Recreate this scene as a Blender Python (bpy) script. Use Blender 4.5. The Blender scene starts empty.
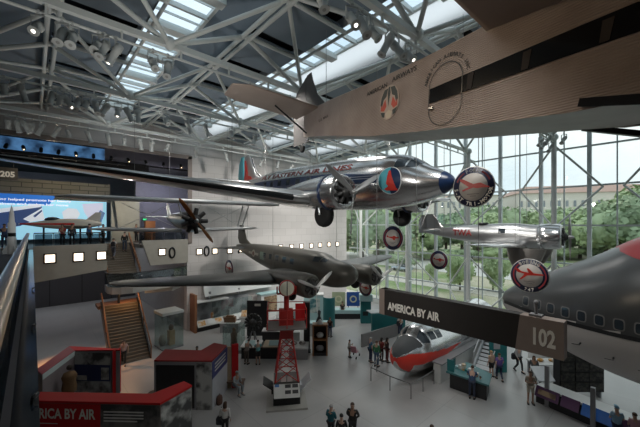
import bpy, bmesh, math, random
from mathutils import Vector, Matrix
R = random.Random(7)
sc = bpy.context.scene
COL = sc.collection
V = Vector
PI = math.pi
# world axes: x runs along the stone wall, y towards it, z up; the viewer stands at the origin of the plan
F, EYE, HY, CX = 318.0, 9.5, 224.0, 320.0
CS, SN = .741, .671
def cam2w(X, Y, z): return V((CS*X+SN*Y, -SN*X+CS*Y, z))
def W(px, py, Y): return cam2w((px-CX)/F*Y, Y, EYE+(HY-py)/F*Y)
def G(px, py, z=0.0): return W(px, py, F*(EYE-z)/(py-HY))
def WU(px, py, u): return W(px, py, u/(CS*(px-CX)/F+SN))
def WV(px, py, v): return W(px, py, v/(-SN*(px-CX)/F+CS))
def dirw(ax, ay): return V((CS*ax+SN*ay, -SN*ax+CS*ay, 0)).normalized()

# ---------- materials
MATS = {}
def mat(name, col, rough=.5, metal=0, var=.12, scale=3.0, bump=0, emit=None, est=1.0, spec=None, coat=0, alpha=None):
    if name in MATS: return MATS[name]
    m = bpy.data.materials.new(name); m.use_nodes = True
    nt = m.node_tree; b = nt.nodes['Principled BSDF']
    b.inputs['Roughness'].default_value = rough; b.inputs['Metallic'].default_value = metal
    if spec is not None: b.inputs['Specular IOR Level'].default_value = spec
    if coat: b.inputs['Coat Weight'].default_value = coat
    c = (col[0], col[1], col[2], 1)
    if var > 0:
        tc = nt.nodes.new('ShaderNodeTexCoord'); no = nt.nodes.new('ShaderNodeTexNoise'); no.inputs['Scale'].default_value = scale
        no.inputs['Detail'].default_value = 4
        mx = nt.nodes.new('ShaderNodeMix'); mx.data_type = 'RGBA'
        mx.inputs[6].default_value = (col[0]*(1-var), col[1]*(1-var), col[2]*(1-var), 1)
        mx.inputs[7].default_value = (min(1, col[0]*(1+var)), min(1, col[1]*(1+var)), min(1, col[2]*(1+var)), 1)
        nt.links.new(tc.outputs['Object'], no.inputs['Vector']); nt.links.new(no.outputs['Fac'], mx.inputs[0])
        nt.links.new(mx.outputs[2], b.inputs['Base Color'])
        if bump:
            bp = nt.nodes.new('ShaderNodeBump'); bp.inputs['Strength'].default_value = bump; bp.inputs['Distance'].default_value = .02
            nt.links.new(no.outputs['Fac'], bp.inputs['Height']); nt.links.new(bp.outputs[0], b.inputs['Normal'])
    else:
        b.inputs['Base Color'].default_value = c
    if emit is not None:
        b.inputs['Emission Color'].default_value = (*emit, 1); b.inputs['Emission Strength'].default_value = est
    MATS[name] = m
    return m
def glass_mat(name, tint=(1, 1, 1), gloss=.06, rough=.02):
    m = bpy.data.materials.new(name); m.use_nodes = True; nt = m.node_tree; nt.nodes.clear()
    o = nt.nodes.new('ShaderNodeOutputMaterial'); t = nt.nodes.new('ShaderNodeBsdfTransparent'); g = nt.nodes.new('ShaderNodeBsdfGlossy')
    g.inputs['Roughness'].default_value = rough; t.inputs['Color'].default_value = (*tint, 1)
    mx = nt.nodes.new('ShaderNodeMixShader'); mx.inputs[0].default_value = gloss
    nt.links.new(t.outputs[0], mx.inputs[1]); nt.links.new(g.outputs[0], mx.inputs[2]); nt.links.new(mx.outputs[0], o.inputs[0])
    MATS[name] = m
    return m

# ---------- mesh builder
class MB:
    def __init__(s): s.v = []; s.f = []; s.m = []; s.s = []
    def add(s, vs, fs, mi=0, sm=False):
        b = len(s.v); s.v.extend([V(p) for p in vs])
        for k, f in enumerate(fs):
            s.f.append([b+i for i in f]); s.m.append(mi[k] if isinstance(mi, list) else mi); s.s.append(sm)
        return s
    def bx(s, x0, y0, z0, x1, y1, z1, mi=0):
        vs = [(x, y, z) for z in (z0, z1) for y in (y0, y1) for x in (x0, x1)]
        return s.add(vs, [(0, 2, 3, 1), (4, 5, 7, 6), (0, 1, 5, 4), (2, 6, 7, 3), (0, 4, 6, 2), (1, 3, 7, 5)], mi)
    def obox(s, o, ax, ay, az, mi=0):           # a box from corner o along three vectors
        o, ax, ay, az = V(o), V(ax), V(ay), V(az)
        vs = [o+ax*i+ay*j+az*k for k in (0, 1) for j in (0, 1) for i in (0, 1)]
        return s.add(vs, [(0, 2, 3, 1), (4, 5, 7, 6), (0, 1, 5, 4), (2, 6, 7, 3), (0, 4, 6, 2), (1, 3, 7, 5)], mi)
    def bar(s, p, q, w, h, mi=0, up=(0, 0, 1)):
        p, q = V(p), V(q); d = (q-p).normalized(); r = d.cross(V(up))
        if r.length < 1e-4: r = V((1, 0, 0))
        r.normalize(); n = r.cross(d)
        return s.obox(p-r*w/2-n*h/2, q-p, r*w, n*h, mi)
    def tube(s, p, q, r, r2=None, n=8, mi=0, caps=True):
        p, q = V(p), V(q); r2 = r if r2 is None else r2
        d = (q-p).normalized(); a = d.orthogonal().normalized(); b = d.cross(a)
        vs = []
        for c, rr in ((p, r), (q, r2)):
            for i in range(n):
                t = 2*PI*i/n; vs.append(c+a*math.cos(t)*rr+b*math.sin(t)*rr)
        s.add(vs, [(i, (i+1) % n, n+(i+1) % n, n+i) for i in range(n)], mi, True)
        if caps: s.add(vs, [tuple(range(n))[::-1], tuple(range(n, 2*n))], mi)
        return s
    def path(s, pts, r, n=8, mi=0):
        for a, b in zip(pts[:-1], pts[1:]): s.tube(a, b, r, n=n, mi=mi)
        return s
    def loft(s, rings, mi=0, caps=True, closed=True, fn=None, sm=True):
        n = len(rings[0]); vs = [p for r in rings for p in r]; fs = []; ms = []
        for k in range(len(rings)-1):
            for i in range(n if closed else n-1):
                j = (i+1) % n; f = (k*n+i, k*n+j, (k+1)*n+j, (k+1)*n+i); fs.append(f)
                if fn: ms.append(fn((V(vs[f[0]])+V(vs[f[1]])+V(vs[f[2]])+V(vs[f[3]]))/4))
        s.add(vs, fs, ms if fn else mi, sm)
        if caps:
            e = (fn(sum((V(p) for p in rings[0]), V((0,0,0)))/n), fn(sum((V(p) for p in rings[-1]), V((0,0,0)))/n)) if fn else (mi, mi)
            b = len(rings)-1
            s.add(vs, [tuple(range(n))[::-1]], e[0]); s.add(vs, [tuple(range(b*n, b*n+n))], e[1])
        return s
    def lathe(s, prof, o=(0, 0, 0), axis=(1, 0, 0), n=20, mi=0, fn=None):   # prof: (distance along axis, radius)
        ax = V(axis).normalized(); a = ax.orthogonal().normalized(); b = ax.cross(a); o = V(o)
        rings = [[o+ax*t+(a*math.cos(2*PI*i/n)+b*math.sin(2*PI*i/n))*max(r, 1e-4) for i in range(n)] for t, r in prof]
        return s.loft(rings, mi, True, True, fn)
    def ball(s, c, r, n=10, mi=0, sc_=(1, 1, 1)):
        c = V(c); rings = []
        for k in range(n//2+1):
            t = PI*k/(n//2); rr = max(math.sin(t), 1e-3)
            rings.append([c+V((math.cos(2*PI*i/n)*rr*r*sc_[0], math.sin(2*PI*i/n)*rr*r*sc_[1], -math.cos(t)*r*sc_[2])) for i in range(n)])
        return s.loft(rings, mi, False)
    def prism(s, poly, h, mi=0):                # plan polygon (3-D points) raised by vector h
        n = len(poly); p = [V(a) for a in poly]; h = V(h); vs = p+[a+h for a in p]
        return s.add(vs, [tuple(range(n))[::-1], tuple(range(n, 2*n))]+[(i, (i+1) % n, n+(i+1) % n, n+i) for i in range(n)], mi)
    def quad(s, a, b, c, d, mi=0): return s.add([a, b, c, d], [(0, 1, 2, 3)], mi)
    def plate(s, poly, o, ux, uy, nrm, t, mi=0):   # flat outline (2-D) placed on a plane, thickness t along nrm
        o, ux, uy, nrm = V(o), V(ux), V(uy), V(nrm)
        return s.prism([o+ux*a+uy*b for a, b in poly], nrm*t, mi)
    def build(s, name, mats, parent=None, bevel=0):
        me = bpy.data.meshes.new(name); me.from_pydata([tuple(p) for p in s.v], [], s.f)
        if not isinstance(mats, (list, tuple)): mats = [mats]
        for m in mats: me.materials.append(m)
        me.polygons.foreach_set('material_index', s.m); me.polygons.foreach_set('use_smooth', s.s)
        me.update()
        bm = bmesh.new(); bm.from_mesh(me); bmesh.ops.recalc_face_normals(bm, faces=bm.faces); bm.to_mesh(me); bm.free()
        o = bpy.data.objects.new(name, me); COL.objects.link(o)
        if parent: o.parent = parent
        if bevel:
            bv = o.modifiers.new('edge', 'BEVEL'); bv.width = bevel; bv.segments = 2; bv.limit_method = 'ANGLE'
        return o
def tag(o, label=None, cat=None, group=None, kind=None):
    if label: o['label'] = label
    if cat: o['category'] = cat
    if group: o['group'] = group
    if kind: o['kind'] = kind
    return o
def thing(name, label, cat, loc=(0, 0, 0), rz=0, group=None, mw=None):
    o = bpy.data.objects.new(name, None); COL.objects.link(o); o.empty_display_size = .3
    if mw is not None: o.matrix_world = mw
    else: o.location = loc; o.rotation_euler = (0, 0, rz)
    return tag(o, label, cat, group)
def struct(name, mb, mats, **k): return tag(mb.build(name, mats, **k), kind='structure')
def copy_tree(o, parent=None):
    c = o.copy(); COL.objects.link(c)
    if parent: c.parent = parent
    for ch in list(o.children): copy_tree(ch, c)
    return c
def rect(x0, y0, x1, y1): return [(x0, y0), (x1, y0), (x1, y1), (x0, y1)]
def circ(r, n=28, cx=0, cy=0, ry=None): return [(cx+r*math.cos(2*PI*i/n), cy+(ry or r)*math.sin(2*PI*i/n)) for i in range(n)]

# ---------- lettering
def text2d(body, h=1.0, w=None, bold=.0, res=3):
    cu = bpy.data.curves.new('lettering', 'FONT'); cu.body = body; cu.size = 1; cu.resolution_u = res; cu.offset = bold
    ob = bpy.data.objects.new('lettering', cu); COL.objects.link(ob)
    dg = bpy.context.evaluated_depsgraph_get(); dg.update()
    me = bpy.data.meshes.new_from_object(ob.evaluated_get(dg))
    vs = [(p.co.x, p.co.y) for p in me.vertices]; fs = [tuple(p.vertices) for p in me.polygons]
    bpy.data.objects.remove(ob); bpy.data.curves.remove(cu); bpy.data.meshes.remove(me)
    x0 = min(a for a, b in vs); x1 = max(a for a, b in vs); y1 = max(b for a, b in vs); y0 = min(0, 0)
    cap = .73
    sy = h/cap; sx = sy if w is None else w/(x1-x0)
    vs = [((a-x0)*sx, b*sy) for a, b in vs]
    return vs, fs, (x1-x0)*sx
def put_text(mb, body, o, ux, uy, h, w=None, mi=0, bold=.02, off=None, fnmap=None):
    vs, fs, wd = text2d(body, h, w, bold)
    o, ux, uy = V(o), V(ux).normalized(), V(uy).normalized()
    n = ux.cross(uy)*(off or .006)
    mb.add([fnmap(a, b) if fnmap else o+ux*a+uy*b+n for a, b in vs], fs, mi)
    return wd
def arc_text(mb, body, c, ux, uy, r, h, ang0, ang1, off, mi=0, flip=False):   # letters along an arc, angles in degrees
    n = len(body); ux, uy = V(ux), V(uy); nr = ux.cross(uy)
    for k, ch in enumerate(body):
        if ch == ' ': continue
        t = math.radians(ang0+(ang1-ang0)*(k+.5)/n)
        vs, fs, wd = text2d(ch, h, None, .03, 1)
        rad = V((math.cos(t), math.sin(t))); tan = V((-rad.y, rad.x)) if flip else V((rad.y, -rad.x)); up = -rad if flip else rad
        cc = rad*r
        mb.add([V(c)+ux*(cc.x+tan.x*(a-wd/2)+up.x*(b-h/2))+uy*(cc.y+tan.y*(a-wd/2)+up.y*(b-h/2))+nr*off for a, b in vs], fs, mi)

# ---------- aircraft pieces
class Fus:
    """stations (x, bottom, top, half width, exponent), x forward"""
    def __init__(s, st): s.st = sorted(st, key=lambda a: a[0])
    def at(s, x):
        st = s.st
        if x <= st[0][0]: return st[0][1:]
        if x >= st[-1][0]: return st[-1][1:]
        for k in range(len(st)-1):
            if st[k][0] <= x <= st[k+1][0]: break
        a, b = st[k], st[k+1]; p = st[max(0, k-1)]; q = st[min(len(st)-1, k+2)]
        h = b[0]-a[0]; t = (x-a[0])/h; out = []
        for i in range(1, 5):
            ma = (b[i]-p[i])/(b[0]-p[0])*h; mb_ = (q[i]-a[i])/(q[0]-a[0])*h
            out.append((2*t**3-3*t*t+1)*a[i]+(t**3-2*t*t+t)*ma+(-2*t**3+3*t*t)*b[i]+(t**3-t*t)*mb_)
        return out
    def ring(s, x, n=40):
        zb, zt, w, e = s.at(x); c = (zb+zt)/2; h = max((zt-zb)/2, .002); w = max(w, .002); r = []
        for i in range(n):
            t = 2*PI*(i+.5)/n; ct, st = math.cos(t), math.sin(t)
            r.append(V((x, w*math.copysign(abs(ct)**(2/e), ct), c+h*math.copysign(abs(st)**(2/e), st))))
        return r
    def y(s, x, z):
        zb, zt, w, e = s.at(x); c = (zb+zt)/2; h = max((zt-zb)/2, .002)
        k = min(.999, abs((z-c)/h)); return max(w, .002)*(1-k**e)**(1/e)
    def on(s, x, z, side, off=.006):
        y = s.y(x, z); d = .02
        n = V((-(s.y(x+d, z)-s.y(x-d, z))/(2*d), 1, -(s.y(x, z+d)-s.y(x, z-d))/(2*d)))
        n.normalize(); p = V((x, y, z))+n*off
        p.y *= side; return p
    def mesh(s, x0, x1, step=.3, n=40, fn=None, ends=None):
        k = max(2, int(abs(x1-x0)/step)); xs = [x0+(x1-x0)*i/k for i in range(k+1)]
        if ends: xs = sorted(set(xs+ends))
        m = MB(); m.loft([s.ring(x, n) for x in xs], fn=fn); return m
    def patch(s, mb, x0, x1, zlo, zhi, side, mi=0, off=.006, nx=None, nz=4):   # zlo / zhi numbers or functions of x
        nx = nx or max(2, int(abs(x1-x0)/.25)); g = []
        for i in range(nx+1):
            x = x0+(x1-x0)*i/nx; a = zlo(x) if callable(zlo) else zlo; b = zhi(x) if callable(zhi) else zhi
            g.append([s.on(x, a+(b-a)*j/nz, side, off) for j in range(nz+1)])
        vs = [p for r in g for p in r]; w = nz+1
        mb.add(vs, [(i*w+j, (i+1)*w+j, (i+1)*w+j+1, i*w+j+1) for i in range(nx) for j in range(nz)], mi, True)
    def disc(s, mb, cx, cz, rx, rz, side, mi=0, off=.008, t0=0, t1=2*PI, n=28, rings=4):
        vs = []
        for k in range(rings+1):
            for i in range(n+1):
                t = t0+(t1-t0)*i/n; vs.append(s.on(cx+math.cos(t)*rx*k/rings, cz+math.sin(t)*rz*k/rings, side, off))
        w = n+1
        mb.add(vs, [(k*w+i, k*w+i+1, (k+1)*w+i+1, (k+1)*w+i) for k in range(rings) for i in range(n)], mi, True)
    def poly(s, mb, pts, side, mi=0, off=.01):
        bm = bmesh.new(); f = bm.faces.new([bm.verts.new((a, 0, b)) for a, b in pts]); bmesh.ops.triangulate(bm, faces=[f]); bmesh.ops.subdivide_edges(bm, edges=bm.edges[:], cuts=3, use_grid_fill=True); bmesh.ops.triangulate(bm, faces=bm.faces[:])
        bm.verts.index_update()
        mb.add([s.on(v.co.x, v.co.z, side, off) for v in bm.verts], [tuple(v.index for v in f.verts) for f in bm.faces], mi); bm.free()
    def text(s, mb, body, x0, z0, h, w, side, mi=0, off=.008, slope=0):
        vs, fs, wd = text2d(body, h, w, .02); sg = 1 if side < 0 else -1     # starboard reads towards the nose
        mb.add([s.on(x0+sg*a, z0+b+slope*a, side, off) for a, b in vs], fs, mi)
def foil(x_le, y, z, c, t, n=9, ax=(1, 0, 0), up=(0, 0, 1), camber=.02):
    xs = [(1-math.cos(PI*i/n))/2 for i in range(n+1)]; up_, lo = [], []
    for x in xs:
        yt = 5*t*(.2969*math.sqrt(x)-.126*x-.3516*x*x+.2843*x**3-.1036*x**4)*c; cm = camber*4*x*(1-x)*c
        up_.append((x, cm+yt)); lo.append((x, cm-yt))
    pts = up_[::-1]+lo[1:-1]
    return [V((x_le-a*c, y, z+b)) for a, b in pts]
def wing_mesh(secs, mi=0, fn=None, n=9, camber=.02):   # secs (x_le, y, z, chord, thickness)
    m = MB(); m.loft([foil(*s_, n=n, camber=camber) for s_ in secs], mi, True, True, fn); return m
def fin_mesh(secs):     # vertical: (x_le, z, chord, thickness)
    m = MB(); rings = []
    for x, z, c, t in secs:
        rings.append([V((p.x, p.z-z, z)) for p in foil(x, 0, z, c, t, n=7, camber=0)])
    m.loft(rings); return m
def propeller(parent, loc, R_, nb, phase, mblade, mhub, axis_x=True, wid=.16, label=None):
    p = MB(); p.lathe([(-.12, .02), (-.1, .11), (.05, .11), (.16, .07), (.2, .01)], n=12)
    hub = p.build('propeller_hub', mhub, parent); hub.location = loc
    for k in range(nb):
        m = MB(); rings = []
        for i in range(9):
            r = .08+(R_-.08)*i/8; w = wid*(.45+.55*math.sin(PI*min(1, .15+.8*i/8)))*(1 if i < 8 else .35); tw = math.radians(60-45*i/8); th = .05*(1-.85*i/8)
            rings.append([V((math.cos(a)*w*.5*math.sin(tw)+math.sin(a)*th*.5*math.cos(tw), math.cos(a)*w*.5*math.cos(tw)-math.sin(a)*th*.5*math.sin(tw), r)) for a in [2*PI*j/8 for j in range(8)]])
        m.loft(rings)
        b = m.build('propeller_blade', mblade, hub); b.rotation_euler = (phase+2*PI*k/nb, 0, 0)
    return hub
def wheel(mb, c, r, w, ti=0, hi=1, axis=(0, 1, 0)):
    mb.lathe([(-w/2, r*.55), (-w/2, r*.8), (-w*.35, r*.95), (0, r), (w*.35, r*.95), (w/2, r*.8), (w/2, r*.55)], c, axis, 24, ti)
    mb.lathe([(-w*.42, .02), (-w*.42, r*.5), (-w*.5, r*.58), (w*.5, r*.58), (w*.42, r*.5), (w*.42, .02)], c, axis, 20, hi)
def air_matrix(nose, ax, ay, pitch_deg, roll=0):
    d = dirw(ax, ay); th = math.radians(pitch_deg)
    X = V((d.x*math.cos(th), d.y*math.cos(th), -math.sin(th))); Y = V((-d.y, d.x, 0)); Z = X.cross(Y)
    if roll:
        c, s_ = math.cos(math.radians(roll)), math.sin(math.radians(roll)); Y, Z = Y*c+Z*s_, Z*c-Y*s_
    m = Matrix((X, Y, Z)).transposed().to_4x4(); m.translation = nose; return m
def cables(parent, mw, pts, ztop, m, r=.012):
    inv = mw.inverted()
    for p in pts:
        a = mw @ V(p); b = V((a.x, a.y, ztop)); MB().tube(inv @ a, inv @ b, r, n=5).build('suspension_cable', m, parent)
ORD = ['first', 'second', 'third', 'fourth', 'fifth', 'sixth', 'seventh', 'eighth', 'ninth', 'tenth', 'eleventh', 'twelfth', 'thirteenth', 'fourteenth', 'fifteenth', 'sixteenth', 'seventeenth', 'eighteenth', 'nineteenth', 'twentieth']
LK = 1.2
# ---------- camera and light
cam = bpy.data.cameras.new('camera'); co = bpy.data.objects.new('camera', cam); COL.objects.link(co); sc.camera = co
co.location = (0, 0, EYE); co.rotation_euler = (PI/2, 0, -math.atan2(SN, CS))
cam.sensor_width = 36; cam.lens = F/640*36; cam.shift_y = (HY-213.5)/640; cam.clip_start = .05; cam.clip_end = 2000
sc.view_settings.view_transform = 'Standard'; sc.view_settings.look = 'None'; sc.view_settings.gamma = 1; sc.view_settings.use_curve_mapping = False
sc.view_settings.exposure = EXPO = .28
cy = sc.cycles; cy.use_denoising = True; cy.max_bounces = 8; cy.diffuse_bounces = 5; cy.glossy_bounces = 4; cy.transparent_max_bounces = 24
cy.sample_clamp_indirect = 6; cy.caustics_reflective = False; cy.caustics_refractive = False
w = bpy.data.worlds.new('overcast_sky'); sc.world = w; w.use_nodes = True; nt = w.node_tree; bg = nt.nodes['Background']
tc = nt.nodes.new('ShaderNodeTexCoord'); no = nt.nodes.new('ShaderNodeTexNoise'); no.inputs['Scale'].default_value = 2.2; no.inputs['Detail'].default_value = 5
rp = nt.nodes.new('ShaderNodeValToRGB'); rp.color_ramp.elements[0].position = .35; rp.color_ramp.elements[0].color = (.70, .79, .86, 1); rp.color_ramp.elements[1].position = .62; rp.color_ramp.elements[1].color = (.95, .97, .98, 1)
nt.links.new(tc.outputs['Generated'], no.inputs['Vector']); nt.links.new(no.outputs['Fac'], rp.inputs[0]); nt.links.new(rp.outputs[0], bg.inputs['Color'])
bg.inputs['Strength'].default_value = 1.1
U0, V0 = 30.6, 28.9
def portal(loc, rot, sx, sy):
    l = bpy.data.lights.new('daylight_portal', 'AREA'); l.shape = 'RECTANGLE'; l.size = sx; l.size_y = sy; l.cycles.is_portal = True
    o = bpy.data.objects.new('daylight_portal', l); COL.objects.link(o); o.location = loc; o.rotation_euler = rot
portal((U0+.4, 10, 9), (0, PI/2, 0), 18, 38)
for k in range(5): portal((4.55+6.15*k, 10, 18.7), (0, 0, 0), 2.4, 38)
def spot(name, loc, to, power, col, size, blend=.5, rad=.15):
    l = bpy.data.lights.new(name, 'SPOT'); l.energy = power; l.color = col; l.spot_size = math.radians(size); l.spot_blend = blend; l.shadow_soft_size = rad
    o = bpy.data.objects.new(name, l); COL.objects.link(o); o.location = loc; o.rotation_euler = (V(to)-V(loc)).to_track_quat('-Z', 'Y').to_euler()
def lamp(name, loc, power, col, rad=.2):
    l = bpy.data.lights.new(name, 'POINT'); l.energy = power; l.color = col; l.shadow_soft_size = rad
    o = bpy.data.objects.new(name, l); COL.objects.link(o); o.location = loc

# ---------- materials of the building
def brick_mat(name, c1, c2, mort, bw, bh, plane, rough=.8, msize=.004):
    m = bpy.data.materials.new(name); m.use_nodes = True; nt = m.node_tree; b = nt.nodes['Principled BSDF']; b.inputs['Roughness'].default_value = rough
    tc = nt.nodes.new('ShaderNodeTexCoord'); sp = nt.nodes.new('ShaderNodeSeparateXYZ'); cb = nt.nodes.new('ShaderNodeCombineXYZ')
    nt.links.new(tc.outputs['Object'], sp.inputs[0]); nt.links.new(sp.outputs[plane[0]], cb.inputs[0]); nt.links.new(sp.outputs[plane[1]], cb.inputs[1])
    br = nt.nodes.new('ShaderNodeTexBrick'); br.inputs['Scale'].default_value = 1; br.inputs['Brick Width'].default_value = bw; br.inputs['Row Height'].default_value = bh; br.inputs['Mortar Size'].default_value = msize
    br.inputs['Color1'].default_value = (*c1, 1); br.inputs['Color2'].default_value = (*c2, 1); br.inputs['Mortar'].default_value = (*mort, 1)
    nt.links.new(cb.outputs[0], br.inputs['Vector']); nt.links.new(br.outputs['Color'], b.inputs['Base Color']); MATS[name] = m
    return m
stone = brick_mat('stone', (.50, .475, .46), (.55, .525, .51), (.38, .36, .35), 1.5, .75, (0, 2), msize=.012)
def floor_mat():
    m = bpy.data.materials.new('terrazzo'); m.use_nodes = True; nt = m.node_tree; b = nt.nodes['Principled BSDF']
    tc = nt.nodes.new('ShaderNodeTexCoord'); n1 = nt.nodes.new('ShaderNodeTexNoise'); n1.inputs['Scale'].default_value = .35; n1.inputs['Detail'].default_value = 6
    br = nt.nodes.new('ShaderNodeTexBrick'); br.inputs['Scale'].default_value = 1; br.inputs['Brick Width'].default_value = 4.0; br.inputs['Row Height'].default_value = 4.0; br.inputs['Mortar Size'].default_value = .012; br.offset = 0
    br.inputs['Color1'].default_value = (.40, .395, .39, 1); br.inputs['Color2'].default_value = (.43, .425, .42, 1); br.inputs['Mortar'].default_value = (.30, .30, .30, 1)
    mx = nt.nodes.new('ShaderNodeMix'); mx.data_type = 'RGBA'; mx.blend_type = 'MULTIPLY'; mx.inputs[0].default_value = .35
    rp = nt.nodes.new('ShaderNodeValToRGB'); rp.color_ramp.elements[0].position = .3; rp.color_ramp.elements[0].color = (.6, .6, .6, 1); rp.color_ramp.elements[1].position = .65
    nt.links.new(tc.outputs['Object'], n1.inputs['Vector']); nt.links.new(tc.outputs['Object'], br.inputs['Vector']); nt.links.new(n1.outputs['Fac'], rp.inputs[0])
    nt.links.new(br.outputs['Color'], mx.inputs[6]); nt.links.new(rp.outputs[0], mx.inputs[7]); nt.links.new(mx.outputs[2], b.inputs['Base Color'])
    b.inputs['Roughness'].default_value = .28; b.inputs['Specular IOR Level'].default_value = .5
    return m
terrazzo = floor_mat()
steel = mat('painted_steel', (.62, .65, .63), .45, .0, .08)
steeld = mat('window_steel', (.50, .55, .56), .45, .2, .08)
panelm = mat('ceiling_panel', (.20, .25, .30), .75, 0, .10, .6)
darkm = mat('near_black', (.012, .012, .013), .6, 0, .2)
voidm = mat('black_roof_deck', (.02, .02, .022), .9, 0, .2)
white = mat('white_paint', (.72, .73, .73), .5, 0, .05)
offwhite = mat('warm_white_paint', (.50, .485, .44), .6, 0, .05)
glass = glass_mat('clear_glass', (.93, .97, .96), .05)
glassd = glass_mat('grey_glass', (.45, .50, .53), .12)
skyglass = glass_mat('skylight_glass', (.86, .93, .97), .03, .1)

# ---------- floor, walls
m = MB(); m.bx(-14, -16, -.4, U0+.2, V0, 0); m.bx(-14, V0, -.4, 10.2, 48, 0); struct('floor', m, terrazzo)
# stone wall with the tall opening to the upper gallery (u<10.5) and the passage below it (u<8.6)
m = MB()
m.bx(10.5, V0, 0, U0+.3, V0+.6, 19.5); m.bx(-14, V0, 15.4, 10.5, V0+.6, 19.5); m.bx(10.2, V0, 0, 10.5, V0+.6, 7.9)
struct('wall_stone', m, stone)
m = MB(); m.bx(10.28, V0-.12, 7.8, 10.62, V0, 15.5); m.bx(-14, V0-.12, 15.28, 10.62, V0, 15.6); struct('trim_1', m, mat('opening_trim', (.22, .18, .16), .5))
m = MB(); m.bx(-14.4, -16, -.4, -14, 48, 19.5); struct('wall_west', m, mat('plain_wall', (.30, .30, .30), .8))
m = MB(); m.bx(-14, -16.4, -.4, U0, -16, 19.5); struct('wall_rear', m, mat('plain_wall', (.3, .3, .3), .8))
m = MB(); m.bx(-14, 48, 0, 10.4, 48.3, 7.6); struct('wall_passage', m, brick_mat('dark_wall', (.075, .075, .08), (.08, .08, .085), (.03, .03, .03), 3.0, 8.0, (0, 2), .6, .05))
m = MB(); m.bx(10.2, V0+.6, 0, 10.5, 48, 7.6); struct('wall_passage_side', m, mat('plain_wall', (.3, .3, .3), .8))
# upper gallery
m = MB(); m.bx(-14, V0+.55, 7.5, 4.25, 44, 7.8); m.bx(6.6, V0+.55, 7.5, 15.7, 44, 7.8); m.bx(4.25, 33.2, 7.5, 6.6, 44, 7.8); m.bx(10.4, 44, 7.5, 15.7, 44.3, 7.8); struct('floor_gallery', m, mat('gallery_floor', (.10, .095, .09), .5))
m = MB(); m.bx(-14, 44, 7.8, 16, 44.3, 16); struct('wall_gallery_back', m, mat('gallery_wall', (.16, .16, .19), .8))
m = MB(); m.bx(15.7, V0+.6, 7.8, 16, 44, 16); struct('wall_gallery_side', m, mat('gallery_side', (.17, .16, .18), .8))
m = MB(); m.bx(-14, V0+.6, 16, 16, 44.3, 16.3); struct('ceiling_gallery', m, voidm)
# glass wall
ZT = [.55+2.95*k for k in range(7)]
m = MB(); m.bx(U0-.1, -16, 0, U0+.25, V0, .5); m.bx(U0-.15, -16, 18.1, U0+.3, V0, 19.6); struct('wall_window_sill', m, steel)
n = 0
vs_ = [1.04-3.02*k for k in range(6)][::-1]+[4.06+3.02*k for k in range(9)]
for k in range(len(vs_)-1):
    a, b = vs_[k], vs_[k+1]; b = min(b, V0)
    fr = MB(); fr.bx(U0-.13, a-.13, .5, U0+.13, a+.13, 18.2); mid = (a+b)/2; fr.bx(U0-.06, mid-.04, .5, U0+.06, mid+.04, 18.2)
    for z in ZT: fr.bx(U0-.07, a+.13, z-.06, U0+.07, b-.13, z+.06)
    n += 1
    f = struct('window_%d' % n, fr, steeld)
    g = MB(); g.bx(U0-.008, a+.13, .5, U0+.008, b-.13, 18.2); g.build('window_pane', glass, f)

def fabric_mat():
    m = bpy.data.materials.new('translucent_white_fabric'); m.use_nodes = True; nt = m.node_tree; nt.nodes.clear()
    o = nt.nodes.new('ShaderNodeOutputMaterial'); d = nt.nodes.new('ShaderNodeBsdfDiffuse'); t = nt.nodes.new('ShaderNodeBsdfTranslucent'); x = nt.nodes.new('ShaderNodeMixShader')
    d.inputs['Color'].default_value = (.8, .82, .82, 1); t.inputs['Color'].default_value = (.95, .98, .99, 1); x.inputs[0].default_value = .9
    nt.links.new(d.outputs[0], x.inputs[1]); nt.links.new(t.outputs[0], x.inputs[2]); nt.links.new(x.outputs[0], o.inputs[0])
    return m
# ---------- roof: flat panels, slots, skylights
PU = [.6+6.15*k for k in range(0, 6)]
ZP = 17.65
m = MB(); dk = MB(); rv = MB(); tr = MB()
m.bx(-14, -16, ZP, .55, V0, ZP+.06)
for pu in PU:
    x0, x1 = pu, pu+2.85
    if x0 > U0: break
    x1 = min(x1, U0)
    for k in range(-6, 11):
        v1 = 11.65+3.0*k; v0 = v1-2.52
        if v0 < -16 or v1 > V0+1.5: continue
        m.bx(x0, v0, ZP, x1, min(v1, V0), ZP+.06)
    dk.bx(x0-.05, -16, ZP+.4, x1-.07, V0, ZP+.5)
    # reveals of the skylight well
    (tr if pu > 10 else m).obox((pu, -16, ZP), (-1.1, 0, .72), (0, V0+16, 0), (.02, 0, .035))
    if x1 < U0-.1: rv.bx(x1-.06, -16, ZP, x1, V0, ZP+.72)
struct('ceiling_fabric', tr, fabric_mat()); struct('ceiling_panels', m, panelm); struct('ceiling_deck', dk, voidm); struct('ceiling_reveals', rv, mat('reveal_paint', (.45, .47, .48), .6))
n = 0
for pu in PU:
    a, b = pu+2.85, pu+5.05
    if a > U0-1 : break
    fr = MB(); fr.bx(a-.08, -16, ZP+.68, a+.08, V0, ZP+.85); fr.bx(b-.08, -16, ZP+.68, b+.08, V0, ZP+.85)
    k = 0
    v = -16
    while v < V0:
        fr.bx(a, v-.06, ZP+.62, b, v+.06, ZP+.82); fr.bx(a, v+.75-.02, ZP+.7, b, v+.75+.02, ZP+.8)
        if k % 2 == 0: fr.bx(a, v-.22, ZP+.42, b, v+.22, ZP+.62)      # cross beam of the well
        v += 1.55; k += 1
    n += 1
    f = struct('skylight_window_%d' % n, fr, steel)
    MB().bx(a, -16, ZP+.76, b, V0, ZP+.775).build('window_pane', skyglass, f)
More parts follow.
